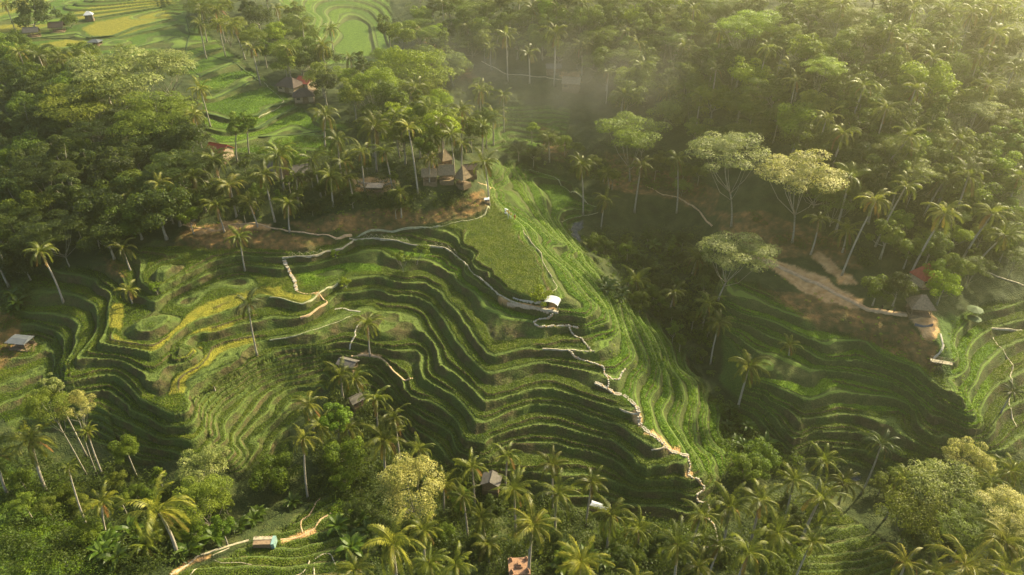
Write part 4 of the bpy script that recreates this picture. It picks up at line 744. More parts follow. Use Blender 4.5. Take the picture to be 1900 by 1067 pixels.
H_ = [
 ('flat', 235, 140, 210, 15, 'pale', None, 'huge flat topped tree with layered pale crown over the dark left forest'),
 ('flat', 165, 190, 170, 13, 'olive', None, 'wide layered olive tree left of the huge flat topped tree'),
 ('flat', 290, 215, 160, 12, 'olive', None, 'layered olive tree just below the huge flat topped tree'),
 ('flat', 300, 118, 110, 16, 'pale', None, 'pale topped tree at the right end of the huge layered crown'),
 ('bushy', 765, 118, 130, 14, 'lime', None, 'tall yellow green dome shaped tree above the village grove'),
 ('bushy', 690, 150, 100, 12, 'lime', None, 'bright green tree left of the yellow green dome shaped tree'),
 ('round', 655, 175, 60, 10, 'olive', None, 'small olive tree right of the red roofed farmhouse'),
 ('round', 720, 190, 90, 10, 'mid', None, 'mid green tree under the yellow green dome shaped tree'),
 ('flat', 1355, 285, 150, 17, 'pale', (1357, 420), 'tall pale flat topped tree with a long white trunk on the right slope'),
 ('flat', 1482, 322, 160, 15, 'gold', (1470, 450), 'spreading cream topped tree with forked white trunk on the right slope'),
 ('flat', 1372, 465, 140, 12, 'pale', (1333, 555), 'pale flat topped tree leaning over the end of the sandy track'),
 ('flat', 1168, 245, 135, 14, 'olive', (1168, 335), 'hazy spreading tree with branching pale trunk beyond the stream'),
 ('bushy', 766, 895, 126, 12, 'gold', (770, 975), 'cream flowering tree glowing in the bottom grove'),
 ('bushy', 85, 745, 80, 14, 'olive', (160, 880), 'slender green tree in the lower left trio'),
 ('bushy', 137, 750, 62, 15, 'gold', (180, 880), 'slender cream flowering tree in the lower left trio'),
 ('tall', 95, 715, 46, 17, 'pale', (163, 850), 'tallest slender tree in the lower left trio'),
 ('bushy', 375, 865, 96, 11, 'pale', (369, 915), 'olive flowering tree below the lower left terraces'),
 ('bushy', 372, 925, 110, 9, 'olive', None, 'low bushy olive tree under the olive flowering tree'),
 ('round', 233, 832, 56, 7, 'mid', (255, 885), 'round green tree with thin trunk below the left terraces'),
 ('bushy', 1800, 850, 90, 12, 'gold', None, 'cream tipped tree above the bottom right corner'),
 ('bushy', 1745, 905, 150, 11, 'pale', None, 'broad dull olive tree in front of the right terraces'),
 ('bushy', 1700, 950, 120, 9, 'olive', None, 'dark olive tree left of the broad dull olive tree'),
 ('flat', 1868, 950, 120, 12, 'gold', None, 'brightly lit flat topped tree at the right edge'),
 ('flat', 1800, 975, 110, 10, 'olive', None, 'olive layered tree beside the brightly lit flat topped tree'),
 ('round', 1410, 850, 80, 5, 'mid', None, 'green tree where the stream meets the spur'),
 ('round', 1385, 870, 60, 4, 'mid', None, 'low green tree left of the stream mouth'),
 ('small', 1003, 543, 46, 3.6, 'lime', None, 'small leafy tree beside the white shelter'),
 ('small', 622, 467, 22, 1.8, 'lime', None, 'little green tree under the pale path to the stairs'),
 ('small', 641, 520, 28, 1.8, 'lime', None, 'little bright green tree at the rim of the bowl'),
 ('small', 744, 474, 42, 2.6, 'mid', (748, 500), 'sparse small tree left of the twin saplings'),
 ('small', 782, 458, 40, 3.0, 'mid', (773, 487), 'sparse small tree right of the twin saplings'),
 ('small', 287, 528, 26, 2.0, 'lime', None, 'small bush on the point of the green field'),
 ('round', 1718, 150, 110, 12, 'lime', None, 'large bright green dome shaped tree high on the hazy hillside'),
 ('flat', 1528, 125, 80, 14, 'lime', None, 'yellow green layered tree high on the hazy hillside'),
 ('flat', 1395, 50, 130, 15, 'lime', None, 'tall yellow green tree at the top of the hazy hillside'),
 ('flat', 1815, 200, 95, 12, 'pale', None, 'blue green layered tree near the right edge of the hillside'),
 ('round', 1860, 340, 66, 8, 'mid', None, 'round green tree near the right edge above the leaning palms'),
 ('round', 1752, 530, 66, 6, 'lime', None, 'bright lime tree right of the red roofed pavilion'),
 ('round', 1742, 500, 50, 6, 'lime', None, 'lime tree behind the red roofed pavilion'),
 ('round', 1630, 535, 60, 5, 'mid', None, 'rounded green tree at the end of the sandy track'),
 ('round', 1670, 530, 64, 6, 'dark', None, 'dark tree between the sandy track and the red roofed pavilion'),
 ('tall', 1650, 430, 60, 8, 'mid', None, 'green tree between two leaning palms'),
 ('round', 1730, 455, 66, 7, 'mid', None, 'hazy green tree under the rightmost leaning palms'),
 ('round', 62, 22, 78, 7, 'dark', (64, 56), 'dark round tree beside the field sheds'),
 ('round', 128, 38, 36, 3, 'mid', None, 'small tree at the right end of the field sheds'),
 ('round', 22, 300, 60, 9, 'lime', None, 'light green tree at the left edge of the dark forest'),
 ('tall', 458, 225, 40, 8, 'mid', (463, 290), 'slim tree with a vine clad crown below the grassy field'),
 ('tall', 437, 235, 40, 8, 'olive', (440, 300), 'thin leafed slim tree beside the vine clad one'),
 ('round', 1398, 200, 60, 9, 'mid', None, 'blue green tree halfway up the hazy hillside'),
 ('round', 350, 400, 50, 6, 'mid', None, 'small tree above the sandy ledge'),
 ('tall', 625, 775, 60, 8, 'mid', (632, 840), 'tall thin tree in the clump at the foot of the bowl'),
 ('round', 640, 840, 80, 6, 'mid', None, 'leafy green tree beneath the tall thin tree'),
 ('round', 510, 880, 90, 4, 'mid', None, 'low spreading tree left of the tall bare palm trunk'),
 ('tall', 180, 425, 34, 5, 'mid', (184, 460), 'small light tree in front of the dark forest'),
 ('tall', 140, 415, 34, 5, 'mid', None, 'pale green tree at the foot of the dark forest'),
 ('round', 1440, 1050, 60, 5, 'mid', None, 'bright green tree at the bottom edge among palms'),
]
for k, u, v, wd, hh, mt, bp, lb in H_: tree(k, u, v, wd, hh, mt, bp, lb)
# forests: every tree its own object
def inpoly(P, u, v):
    ins = False; n = len(P)
    for k in range(n):
        (x1, y1), (x2, y2) = P[k], P[(k+1) % n]
        if (y1 > v) != (y2 > v) and u < (x2-x1)*(v-y1)/(y2-y1)+x1: ins = not ins
    return ins
KEEP = hit([(541, 170), (570, 166), (566, 188), (555, 205), (411, 294), (519, 330), (563, 332), (798, 338), (829, 336), (860, 346), (697, 358), (697, 345), (1060, 165), (1027, 137), (1708, 528), (1702, 580), (42, 642), (62, 68), (108, 58), (912, 912), (1000, 160), (950, 140), (560, 225), (500, 180), (460, 150), (646, 678), (800, 360), (840, 365), (690, 372), (420, 310)])
PLACED = [(k_[0], k_[1]-1.5, 6.0) for k_ in KEEP]+[(t['P'][0], t['P'][1], t['W']*.33) for t in TREES]
def forest(grp, where, poly, gap, n, kinds, hr=(5, 10.5), wr=(10, 16.5)):
    us = [p[0] for p in poly]; vs = [p[1] for p in poly]; got = []; tries = 0
    cand = [(random.uniform(min(us), max(us)), random.uniform(min(vs), max(vs))) for _ in range(n*30)]
    cand = [c for c in cand if inpoly(poly, *c)]
    if not cand: return
    G = hit(cand, 4.0)
    for c, g in zip(cand, G):
        if len(got) >= n: break
        if any((g[0]-q[0])**2+(g[1]-q[1])**2 < (gap*.52+q[2]*.45)**2 for q in PLACED): continue
        k, mt = random.choice(kinds); Wd = random.uniform(*wr)*(.75 if k == 'tall' else 1.2 if k == 'flat' else 1); Hh = random.uniform(*hr)*(1.2 if k in ('tall', 'flat') else 1)
        PLACED.append((g[0], g[1], Wd*.33)); tree(k, 0, 0, None, Hh, mt, None, '', grp, P=(g[0], g[1], g[2]+Hh), W=Wd); TREES[-1]['where'] = where; got.append(1)
RK = [('round', 'mid'), ('round', 'dark'), ('round', 'olive'), ('tall', 'mid'), ('tall', 'dark'), ('flat', 'olive'), ('round', 'olive'), ('flat', 'mid'), ('round', 'lime'), ('bushy', 'mid')]
DK = [('round', 'dark'), ('tall', 'dark'), ('round', 'mid'), ('round', 'dark'), ('flat', 'dark')]  # left forest kinds, mostly in the leaf darkened to stand for shade
FO = [
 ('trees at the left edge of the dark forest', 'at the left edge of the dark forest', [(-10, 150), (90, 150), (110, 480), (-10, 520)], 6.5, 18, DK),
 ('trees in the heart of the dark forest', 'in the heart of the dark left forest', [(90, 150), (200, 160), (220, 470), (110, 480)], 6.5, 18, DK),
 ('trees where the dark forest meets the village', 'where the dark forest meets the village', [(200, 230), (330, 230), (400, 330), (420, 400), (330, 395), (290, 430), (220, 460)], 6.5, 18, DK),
 ('trees behind the upper left palms', 'behind the upper left palms', [(-10, 85), (170, 118), (220, 160), (-10, 150)], 7, 10, [('round', 'olive'), ('round', 'mid')]),
 ('trees in the grove right of the upper fields', 'in the grove right of the upper fields', [(330, -5), (470, -5), (520, 120), (460, 100), (370, 30)], 7, 11, RK),
 ('trees above the red roofed farmhouse', 'above the red roofed farmhouse', [(470, -5), (540, 20), (600, 100), (640, 160), (600, 180), (540, 140), (500, 120)], 7, 12, RK),
 ('trees beside the village grove', 'in the village grove', [(640, 130), (800, 130), (900, 200), (905, 290), (760, 300), (640, 250)], 6.5, 18, [('round', 'mid'), ('round', 'olive'), ('tall', 'mid'), ('bushy', 'lime'), ('bushy', 'lime')], (8, 13), (9, 13)),
 ('small trees around the thatched village', 'close around the thatched village', [(430, 300), (640, 280), (780, 310), (770, 400), (640, 370), (560, 380), (430, 395)], 4.5, 18, [('round', 'mid'), ('round', 'dark'), ('tall', 'mid')], (2.5, 5), (4, 6.5)),
 ('trees at the top middle of the hillside', 'at the top of the misty slope', [(740, -5), (960, -5), (960, 50), (840, 80), (780, 50)], 8, 13, RK),
 ('trees above the far pale path', 'above the far pale path', [(850, 60), (1110, 40), (1110, 120), (1040, 110), (940, 100), (860, 100)], 8, 13, RK),
 ('trees at the top of the hill', 'at the top of the hill', [(960, -5), (1250, -5), (1250, 60), (960, 50)], 8, 14, RK),
 ('trees on the misty slope', 'on the misty slope', [(1110, 60), (1280, 60), (1290, 250), (1200, 210), (1110, 200)], 7.5, 15, RK),
 ('trees on the upper hillside', 'on the upper hillside', [(1250, -5), (1480, -5), (1480, 110), (1250, 110)], 8, 14, RK),
 ('trees in the middle of the hillside', 'in the middle of the hazy hillside', [(1280, 110), (1480, 110), (1500, 280), (1290, 260)], 7.5, 15, RK),
 ('trees along the hilltop', 'along the hilltop at upper right', [(1480, -5), (1690, -5), (1690, 110), (1480, 110)], 8, 13, RK),
 ('trees on the right part of the hillside', 'on the right part of the hazy hillside', [(1480, 110), (1690, 110), (1690, 300), (1500, 290)], 7.5, 16, RK),
 ('trees below the hillside forest', 'just above the leaning palms', [(1500, 290), (1700, 290), (1700, 400), (1560, 400), (1500, 370)], 7, 13, RK),
 ('trees at the upper right edge', 'at the upper right edge', [(1690, -5), (1905, -5), (1905, 150), (1690, 150)], 8, 14, RK),
 ('trees at the right edge of the hillside', 'at the right edge of the hillside', [(1690, 150), (1905, 150), (1905, 400), (1720, 400)], 7.5, 17, RK),
 ('trees around the leaning palms', 'around the leaning palms', [(1620, 400), (1905, 400), (1905, 490), (1780, 520), (1660, 480)], 6.5, 12, RK, (4, 7), (6, 9)),
 ('trees above the stream path', 'above the stream path', [(930, 230), (1120, 260), (1300, 300), (1320, 370), (1150, 340), (1080, 330), (1000, 290), (930, 290)], 6, 13, RK, (3, 6), (5, 8)),
 ('trees in the stream gully', 'in the stream gully', [(1090, 430), (1300, 420), (1330, 540), (1310, 660), (1250, 620), (1170, 540)], 5.5, 18, [('round', 'mid'), ('round', 'dark'), ('tall', 'mid'), ('small', 'mid')], (2.5, 5), (4, 6.5)),
 ('trees on the far side of the valley head', 'at the head of the valley', [(700, 40), (780, 40), (860, 150), (800, 140), (730, 110)], 8, 8, RK),
 ('trees in the bottom left thicket', 'in the bottom left thicket', [(0, 840), (200, 860), (420, 920), (440, 1000), (250, 1000), (0, 960)], 5.5, 13, [('round', 'mid'), ('tall', 'mid'), ('round', 'olive')], (2.5, 5), (4, 6)),
 ('trees among the bottom palms', 'among the bottom palms', [(600, 850), (780, 860), (1100, 960), (1320, 1000), (1500, 900), (1560, 880), (1450, 1050), (1100, 1050), (700, 1000), (600, 900)], 5.5, 18, [('round', 'mid'), ('round', 'dark'), ('tall', 'dark')], (2, 4), (4, 6)),
 ('trees in the lower right thicket', 'in the lower right thicket', [(1620, 890), (1900, 860), (1900, 1050), (1700, 1010)], 5.5, 10, [('round', 'mid'), ('round', 'olive'), ('round', 'dark')], (3, 5), (5, 7)),
]
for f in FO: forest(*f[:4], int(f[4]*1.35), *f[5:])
CN_ = {'mid': 'mid green', 'dark': 'dark green', 'olive': 'olive', 'lime': 'yellow green', 'pale': 'pale', 'gold': 'cream flowering'}
for g in {t['g'] for t in TREES if t.get('where')}:
    L0 = [t for t in TREES if t['g'] == g]
    sub = {}
    for t in L0: sub.setdefault((t['kind'], t['mat']), []).append(t)
    for (k, mt), L_ in sub.items():
        L_.sort(key=lambda t: t['u'])
        sh = {'round': 'round', 'tall': 'narrow', 'flat': 'layered', 'bushy': 'bushy', 'small': 'small'}[k]
        for i, t in enumerate(L_):
            pos = 'only' if len(L_) == 1 else 'leftmost' if i == 0 else 'rightmost' if i == len(L_)-1 else ordinal(i)
            t['o']['label'] = f"{pos} {CN_[mt]} {sh} tree {'from left ' if pos not in ('only', 'leftmost', 'rightmost') else ''}{t['where']}"
print('trees', len(TREES), 'palms', len(PALMS))
# ------------------------------------------------------------------ undergrowth (one mass nobody could count)
def bush_cloud(name, polys, n, rmin, rmax, mat, label, leaf=.42, per=46, lift=.25):
    allp = []
    for P in polys:
        us = [p[0] for p in P]; vs = [p[1] for p in P]
        a = (max(us)-min(us))*(max(vs)-min(vs)); allp.append(a)
    tot = sum(allp); Cs = []
    for P, a in zip(polys, allp):
        us = [p[0] for p in P]; vs = [p[1] for p in P]; m = int(n*a/tot)+1
        c = [(random.uniform(min(us), max(us)), random.uniform(min(vs), max(vs))) for _ in range(m)]
        Cs += [q for q in c if inpoly(P, *q)]
    G = hit(Cs); rg = np.random.default_rng(5); rad = rg.uniform(rmin, rmax, len(G))
    m = len(G); rep = np.repeat(np.arange(m), per); d = rg.normal(size=(len(rep), 3)); d[:, 2] = np.abs(d[:, 2]); d = rot_to(d)
    gz = terrain(G[:, 0], G[:, 1]); ctr = np.stack([G[:, 0], G[:, 1], gz+rad*lift], 1)
    p = ctr[rep]+d*(rad[rep, None]*(.75+.35*rg.random((len(rep), 1))))*[1, 1, .85]
    V, Fc = leaf_quads(p, d+rg.normal(size=d.shape)*.5+[0, 0, .3], leaf, leaf*.6, rg)
    return tag(link(name, mesh_np(name, V, Fc, [M[mat]])), label, None, None, 'stuff')
UG = [f[2] for f in FO]+[
 [(940, 280), (1060, 300), (1130, 350), (1080, 335), (1000, 300)], [(430, 280), (640, 240), (640, 300), (430, 300)], [(560, 900), (700, 850), (700, 930), (640, 920), (570, 930)],
 [(640, 690), (700, 740), (760, 850), (640, 900), (580, 860), (600, 760)], [(1340, 740), (1430, 840), (1500, 870), (1350, 900)], [(0, 960), (250, 1000), (340, 1040), (300, 1067), (0, 1067)],
 [(690, 960), (1100, 1040), (1500, 1040), (1500, 1067), (690, 1067)], [(40, 480), (120, 490), (60, 540), (20, 620), (-10, 600), (0, 500)], [(1380, 390), (1460, 440), (1560, 440), (1640, 480), (1600, 500), (1560, 460), (1460, 470)], [(530, 380), (660, 370), (860, 360), (880, 380), (640, 400), (530, 410)]]
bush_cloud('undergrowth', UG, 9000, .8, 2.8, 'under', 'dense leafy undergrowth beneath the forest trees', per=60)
bush_cloud('bank_scrub', [[(330, 425), (640, 440), (900, 385), (870, 350), (500, 400)], [(1400, 500), (1760, 640), (1740, 700), (1560, 600)], [(1740, 590), (1800, 600), (1830, 780), (1790, 790)], [(0, 870), (120, 900), (200, 1067), (0, 1067)], [(1020, 420), (1140, 540), (1300, 720), (1380, 850), (1340, 870), (1200, 740), (1090, 600)]], 1700, .18, .5, 'lime', 'low green scrub and grass tussocks on the banks', leaf=.22, per=26, lift=.1)
def tufts(name, label, mat, n, sel, hgt, wid, seed):
    rg = np.random.default_rng(seed); ok = np.flatnonzero(sel.ravel()); wt = (TX[0, -1]*0+1)
    j = rg.choice(ok, min(n*3, len(ok)*3)); x = TX.ravel()[j]; y = TY.ravel()[j]; keep_ = rg.random(len(j)) < np.clip(hw_[(j//NS)]/150, 0, 1); x, y = x[keep_][:n], y[keep_][:n]
    x = x+rg.uniform(-.3, .3, len(x)); y = y+rg.uniform(-.25, .25, len(y)); z = terrain(x, y); m = len(x); a = rg.uniform(0, 6.283, m); h = hgt*rg.uniform(.6, 1.3, m); w2 = wid*rg.uniform(.6, 1.3, m)
    dx, dy = np.cos(a)*w2, np.sin(a)*w2; lx, ly = rg.normal(size=m)*h*.35, rg.normal(size=m)*h*.35
    V = np.stack([np.stack([x-dx, y-dy, z-.06], 1), np.stack([x+dx, y+dy, z-.06], 1), np.stack([x+dx*1.3+lx, y+dy*1.3+ly, z+h], 1), np.stack([x-dx*1.3+lx, y-dy*1.3+ly, z+h], 1)], 1).reshape(-1, 3)
    tag(link(name, mesh_np(name, V, np.arange(m*4).reshape(m, 4), [mat])), label, None, None, 'stuff')
FRC = forms-np.floor(forms); TM = lands[..., 0] > .6; YL = lands[..., 1] > .5; LU = extra[..., 1] > .5; NR = (TY < 300) & (np.abs(TX) < 40+.72*TY)
CRP = (FRC > .13) & (FRC < .66)
BARE = (lands[..., 2] > .3) | (extra[..., 2] > .3)
M['ricegrn'] = leafmat('rice_leaf', (.06, .11, .012), (.14, .20, .02), trans=.25, spread=.02, hue=0); M['riceyel'] = leafmat('ripe_rice_leaf', (.22, .23, .018), (.34, .33, .03), trans=.2, spread=.02, hue=0); M['ricelush'] = leafmat('young_rice_leaf', (.065, .14, .010), (.15, .26, .02), trans=.3, spread=.02, hue=0)
tufts('rice_plants', 'green rice plants standing in the terraces', M['ricegrn'], 130000, TM & NR & CRP & ~YL & ~LU & ~BARE, .15, .06, 1)
tufts('young_rice_plants', 'bright green young rice and grass on the sunny slope', M['ricelush'], 50000, TM & NR & LU & CRP & ~BARE, .18, .07, 3)
tufts('wall_grass', 'short grass on the terrace walls and rims', M['under'], 22000, TM & NR & ~CRP & ~LU & ~BARE, .13, .08, 4)
M['scrub'] = leafmat('scrub_leaf', (.05, .10, .012), (.15, .22, .03), spread=.05)
bush_cloud('hillside_scrub', [[(0, 880), (100, 880), (150, 960), (220, 1067), (0, 1067)], [(1070, 440), (1290, 440), (1330, 560), (1320, 700), (1240, 620), (1140, 520)], [(1330, 720), (1400, 800), (1500, 850), (1440, 880), (1340, 860)], [(560, 940), (640, 930), (690, 970), (640, 960)], [(440, 290), (620, 240), (640, 290), (500, 310)], [(930, 270), (1060, 290), (1200, 310), (1300, 360), (1150, 350), (1000, 300)]], 1500, .4, 1.5, 'scrub', 'bright green scrub filling the gully and the lower left slope', leaf=.34, per=60, lift=.2)
# banana plants
def banana_mesh(seed):
    rg = np.random.default_rng(seed); V = []
    for i in range(11):
        a = i*2.4+rg.normal()*.2; e = R(70-5*i); L = 2.3+.5*rg.random(); p = np.array([0, 0, 1.2]); ns = 6; side = np.array([-math.sin(a), math.cos(a), 0])
        for k in range(ns):
            d = np.array([math.cos(a)*math.cos(e), math.sin(a)*math.cos(e), math.sin(e)]); q = p+d*L/ns
            w0 = .42*math.sin(math.pi*(k+.15)/(ns+.3)); w1 = .42*math.sin(math.pi*(k+1.15)/(ns+.3))
            for sg in (-1, 1):
                V += [p, p+side*sg*w0+[0, 0, .10], q+side*sg*w1+[0, 0, .10], q]
            p = q; e -= .24
    V = np.array(V); return mesh_np('banana_leaves_mesh', V, np.arange(len(V)).reshape(-1, 4), [M['banana']])
BM = [banana_mesh(i) for i in range(3)]
bt = MB().tube([(0, 0, -.4), (0, 0, 1.35)], [.17, .12], 7).mesh('banana_stem_mesh', [M['under']], True)
def bananas(grp, where, poly, n, gap):
    us = [p[0] for p in poly]; vs = [p[1] for p in poly]; c = [(random.uniform(min(us), max(us)), random.uniform(min(vs), max(vs))) for _ in range(n*20)]
    c = [q for q in c if inpoly(poly, *q)]; G = hit(c); done = []
    for q, g in zip(c, G):
        if len(done) >= n: break
        if any((g[0]-a[0])**2+(g[1]-a[1])**2 < gap*gap for a, _ in done): continue
        s = random.uniform(.8, 1.35); e = empty('banana_plant', (g[0], g[1], ground(g[0], g[1])), '', 'banana plant', grp, random.uniform(0, 6.28), s)
        link('leaves', random.choice(BM), e); link('stem', bt, e); done.append((g, (q[0], e)))
    L_ = sorted(done, key=lambda t: t[1][0])
    for i, (_, (u, e)) in enumerate(L_):
        pos = 'leftmost' if i == 0 else 'rightmost' if i == len(L_)-1 else ordinal(i)+' from left'
        e['label'] = f'broad leafed banana plant, {pos} {where}'
bananas('bananas along the bottom left path', 'above the bottom left path', [(150, 990), (330, 1000), (420, 985), (560, 930), (590, 930), (470, 1000), (330, 1045), (160, 1050)], 20, 1.6)
bananas('bananas on the near terraces edge', 'right of the small teal roofed hut', [(615, 970), (690, 970), (680, 1050), (640, 1040)], 6, 1.6)
bananas('bananas in the stream gully', 'in the stream gully', [(1150, 450), (1300, 440), (1330, 560), (1320, 680), (1260, 600), (1180, 560)], 16, 3)
bananas('bananas on the spur edge', 'on the edge of the bright green slope', [(1115, 525), (1165, 520), (1180, 590), (1140, 590)], 6, 1.5)
bananas('bananas below the bottom palms', 'below the bottom palms', [(1050, 1030), (1280, 1020), (1300, 1067), (1040, 1067)], 9, 2.2)
bananas('bananas below the right terraces', 'at the foot of the right terraces', [(1340, 740), (1440, 850), (1400, 860), (1330, 780)], 7, 2)
bananas('bananas at the left edge', 'at the left edge near the grey roofed shelter', [(0, 500), (60, 520), (30, 600), (5, 600)], 5, 2)
# ------------------------------------------------------------------ buildings
def gable(mb, w, d, z0, h, over=.4, mi=0, th=.14):
    """ridge along x"""
    W, D = w/2+over, d/2+over
    for s in (-1, 1):
        V = [(-W, 0, z0+h), (W, 0, z0+h), (W, s*D, z0-over*.5), (-W, s*D, z0-over*.5)]; V2 = [(x, y, z-th) for x, y, z in V]
        F = [(0, 1, 2, 3), (7, 6, 5, 4), (0, 4, 5, 1), (1, 5, 6, 2), (2, 6, 7, 3), (3, 7, 4, 0)]
        if s == 1: F = [f[::-1] for f in F]
        mb.add(V+V2, F, mi)
    mb.tube([(-W, 0, z0+h+.02), (W, 0, z0+h+.02)], .1, 6, mi); return mb
def hip(mb, w, d, z0, h, over=.5, mi=0, ridge=.0, th=.15):
    W, D = w/2+over, d/2+over; r = ridge*w/2+.08
    V = [(-W, -D, z0-over*.4), (W, -D, z0-over*.4), (W, D, z0-over*.4), (-W, D, z0-over*.4), (-r, 0, z0+h), (r, 0, z0+h)]
    mb.add(V, [(0, 1, 5, 4), (1, 2, 5), (2, 3, 4, 5), (3, 0, 4)], mi)
    V2 = [(x, y, z-th) for x, y, z in V]; mb.add(V2, [(4, 5, 1, 0), (5, 2, 1), (5, 4, 3, 2), (4, 0, 3)], mi)
    mb.add([V[0], V[1], V[2], V[3]]+[V2[0], V2[1], V2[2], V2[3]], [(0, 4, 5, 1), (1, 5, 6, 2), (2, 6, 7, 3), (3, 7, 4, 0)], mi)
    for a, b in ((0, 4), (1, 5), (2, 5), (3, 4)): mb.tube([V[a], V[b]], .07, 5, mi, False)
    return mb
def hut(name, u, v, w, d, h, rh, roof, label, cat, rz=0, style='gable', wall='wood', open_=False, ridge=.4, over=.4, grp=None):
    g = hit([(u, v)])[0]; zc = max(ground(g[0]+a, g[1]+b) for a in (-w/3, w/3) for b in (-d/3, d/3))
    e = empty(name, (g[0], g[1], zc), label, cat, grp, rz)
    mb = MB().box((0, 0, -.7), (w+.2, d+.2, 1.5), 0); mb.obj('plinth', M['earthbase'], e)
    if open_:
        nx = max(2, int(w/3)+1)
        for i in range(nx):
            for s in (-1, 1):
                MB().tube([(-w/2+.15+(w-.3)*i/(nx-1), s*(d/2-.15), .1), (-w/2+.15+(w-.3)*i/(nx-1), s*(d/2-.15), h)], .09, 6).obj('post', M['wood'], e)
        MB().box((0, d/2-.25, .5), (w-.5, .12, .7)).box((0, 0, .35), (w*.7, d*.4, .1)).obj('bench', M['wood'], e)
        MB().box((0, -d/2+.15, h-.1), (w, .12, .14)).box((0, d/2-.15, h-.1), (w, .12, .14)).obj('beam', M['wood'], e)
    else:
        b = MB(); t = .16
        b.box((0, d/2-t/2, h/2), (w, t, h)).box((-w/2+t/2, 0, h/2), (t, d-2*t-.01, h)).box((w/2-t/2, 0, h/2), (t, d-2*t-.01, h))
        b.box((-w*.29, -d/2+t/2, h/2), (w*.42, t, h)).box((w*.36, -d/2+t/2, h/2), (w*.28, t, h)).box((w*.07, -d/2+t/2, h-.2), (w*.3-.02, t, .4))
        if style == 'gable':
            for s in (-1, 1):
                x = s*(w/2-t/2); b.add([(x-t/2, -d/2, h), (x-t/2, d/2, h), (x-t/2, 0, h+rh*.9), (x+t/2, -d/2, h), (x+t/2, d/2, h), (x+t/2, 0, h+rh*.9)], [(0, 2, 1), (3, 4, 5), (0, 1, 4, 3), (1, 2, 5, 4), (2, 0, 3, 5)])
        b.obj('wall', M[wall], e)
        MB().box((w*.07, -d/2+.12, h/2-.2), (w*.26, .06, h-.42)).obj('door', M['wood'], e)
        MB().box((-w*.3, -d/2-.03, h*.55), (w*.18, .06, h*.3)).obj('window', M['brownroof'], e)
    mb = MB(); (gable if style == 'gable' else hip)(mb, w, d, h, rh, **({'over': over} if style == 'gable' else {'over': over, 'ridge': ridge})); mb.obj('roof', M[roof], e)
    return e
hut('farmhouse', 541, 170, 8, 6.2, 2.6, 2.6, 'brownroof', 'farmhouse with large dark brown hipped roof beside the upper field', 'house', R(-25), 'hip', 'wall', ridge=.35, over=.7)
hut('farmhouse', 570, 166, 6, 5, 3.2, 1.6, 'redroof', 'small farmhouse with bright red gabled roof behind the brown roofed ones', 'house', R(-28), 'gable', 'wall')
hut('farmhouse', 566, 188, 7, 5, 2.6, 2.2, 'brownroof', 'farmhouse with low grey brown hipped roof in front of the red roof', 'house', R(12), 'hip', 'wall', ridge=.3, over=.7)
hut('house', 411, 294, 6.5, 5, 2.8, 1.8, 'redroof', 'house with faded red roof among the palms left of the village', 'house', R(-20), 'gable', 'wall')
hut('hut', 519, 330, 5, 4, 2.4, 1.7, 'greythatch', 'hut with grey roof half hidden by palms, left of two', 'hut', R(-40), 'gable', 'wood')
hut('hut', 563, 332, 5, 4, 2.4, 1.7, 'greythatch', 'hut with grey roof half hidden by palms, right of two', 'hut', R(20), 'gable', 'wood')
hut('thatched_hut', 798, 338, 4.0, 3.0, 2.2, 1.7, 'thatch', 'low thatched hut behind the short golden palm', 'hut', R(5), 'gable', 'wood', True)
hut('thatched_hut', 829, 336, 4.2, 3.2, 2.2, 2.4, 'thatch', 'wide thatched hut in the middle of the village row', 'hut', R(5), 'gable', 'wood', True)
hut('thatched_hut', 860, 346, 3.2, 3.2, 2.2, 3.6, 'thatch', 'steep pointed thatched hut at the right end of the village row', 'hut', R(50), 'hip', 'wood', True, ridge=.05)
hut('thatched_hut', 826, 306, 3, 4, 2.6, 2.6, 'thatch', 'narrow thatched hut behind the village row', 'hut', R(30), 'hip', 'wood', ridge=.1)
hut('hut', 873, 326, 3.5, 3, 2.2, 1.0, 'brownroof', 'tiny maroon roofed hut behind the pointed thatched hut', 'hut', R(10))
hut('viewing_shelter', 697, 358, 4.6, 3.0, 2.3, .5, 'wall', 'flat roofed tan shelter on posts by the curved benches', 'shelter', 0, 'hip', 'wood', True, ridge=.8, over=.2)
hut('ticket_booth', 903, 377, 1.3, 1.0, 1.2, .3, 'white', 'tiny white roofed booth where the bank path bends', 'booth', R(5), 'hip', 'wood', True, ridge=.5, over=.15)
hut('hut', 1060, 165, 7, 5, 2.6, 2.0, 'thatch', 'pale roofed hut at the end of the misty path', 'hut', R(-12), 'gable', 'wood')
hut('open_shed', 1027, 137, 6, 4, 2.4, 1.2, 'greythatch', 'hazy open shed above the misty path', 'shed', R(0), 'gable', 'wood', True)
hut('red_pavilion', 1708, 528, 4, 4, 2.6, 3.2, 'redroof', 'pavilion with steep dull red pyramid roof among the trees', 'pavilion', R(20), 'hip', 'wall', ridge=.05)
hut('thatched_pavilion', 1702, 580, 4.6, 3.8, 2.4, 2.6, 'thatch', 'open thatched pavilion on the small sandy plaza', 'pavilion', R(-8), 'hip', 'wood', True, ridge=.15, over=.6)
hut('grey_shelter', 42, 642, 5.0, 3.4, 2.3, .25, 'metal', 'grey sheet roofed shelter on posts at the left edge', 'shelter', R(-8), 'hip', 'wood', True, ridge=.9, over=.2)
hut('open_shed', 62, 68, 6, 3.6, 2.6, 1.8, 'greythatch', 'left field shed with grey roof under the dark tree', 'shed', R(14), 'gable', 'wood', True)
hut('open_shed', 108, 58, 6, 3.8, 2.6, 2.0, 'brownroof', 'right field shed with brown roof and open front', 'shed', R(14), 'gable', 'wood', True)
hut('field_hut', 178, 83, 4.5, 4, 1.6, .8, 'metal', 'low grey roofed hut at the corner of the ripe field', 'hut', R(0), 'hip', 'wood', True, ridge=.3)
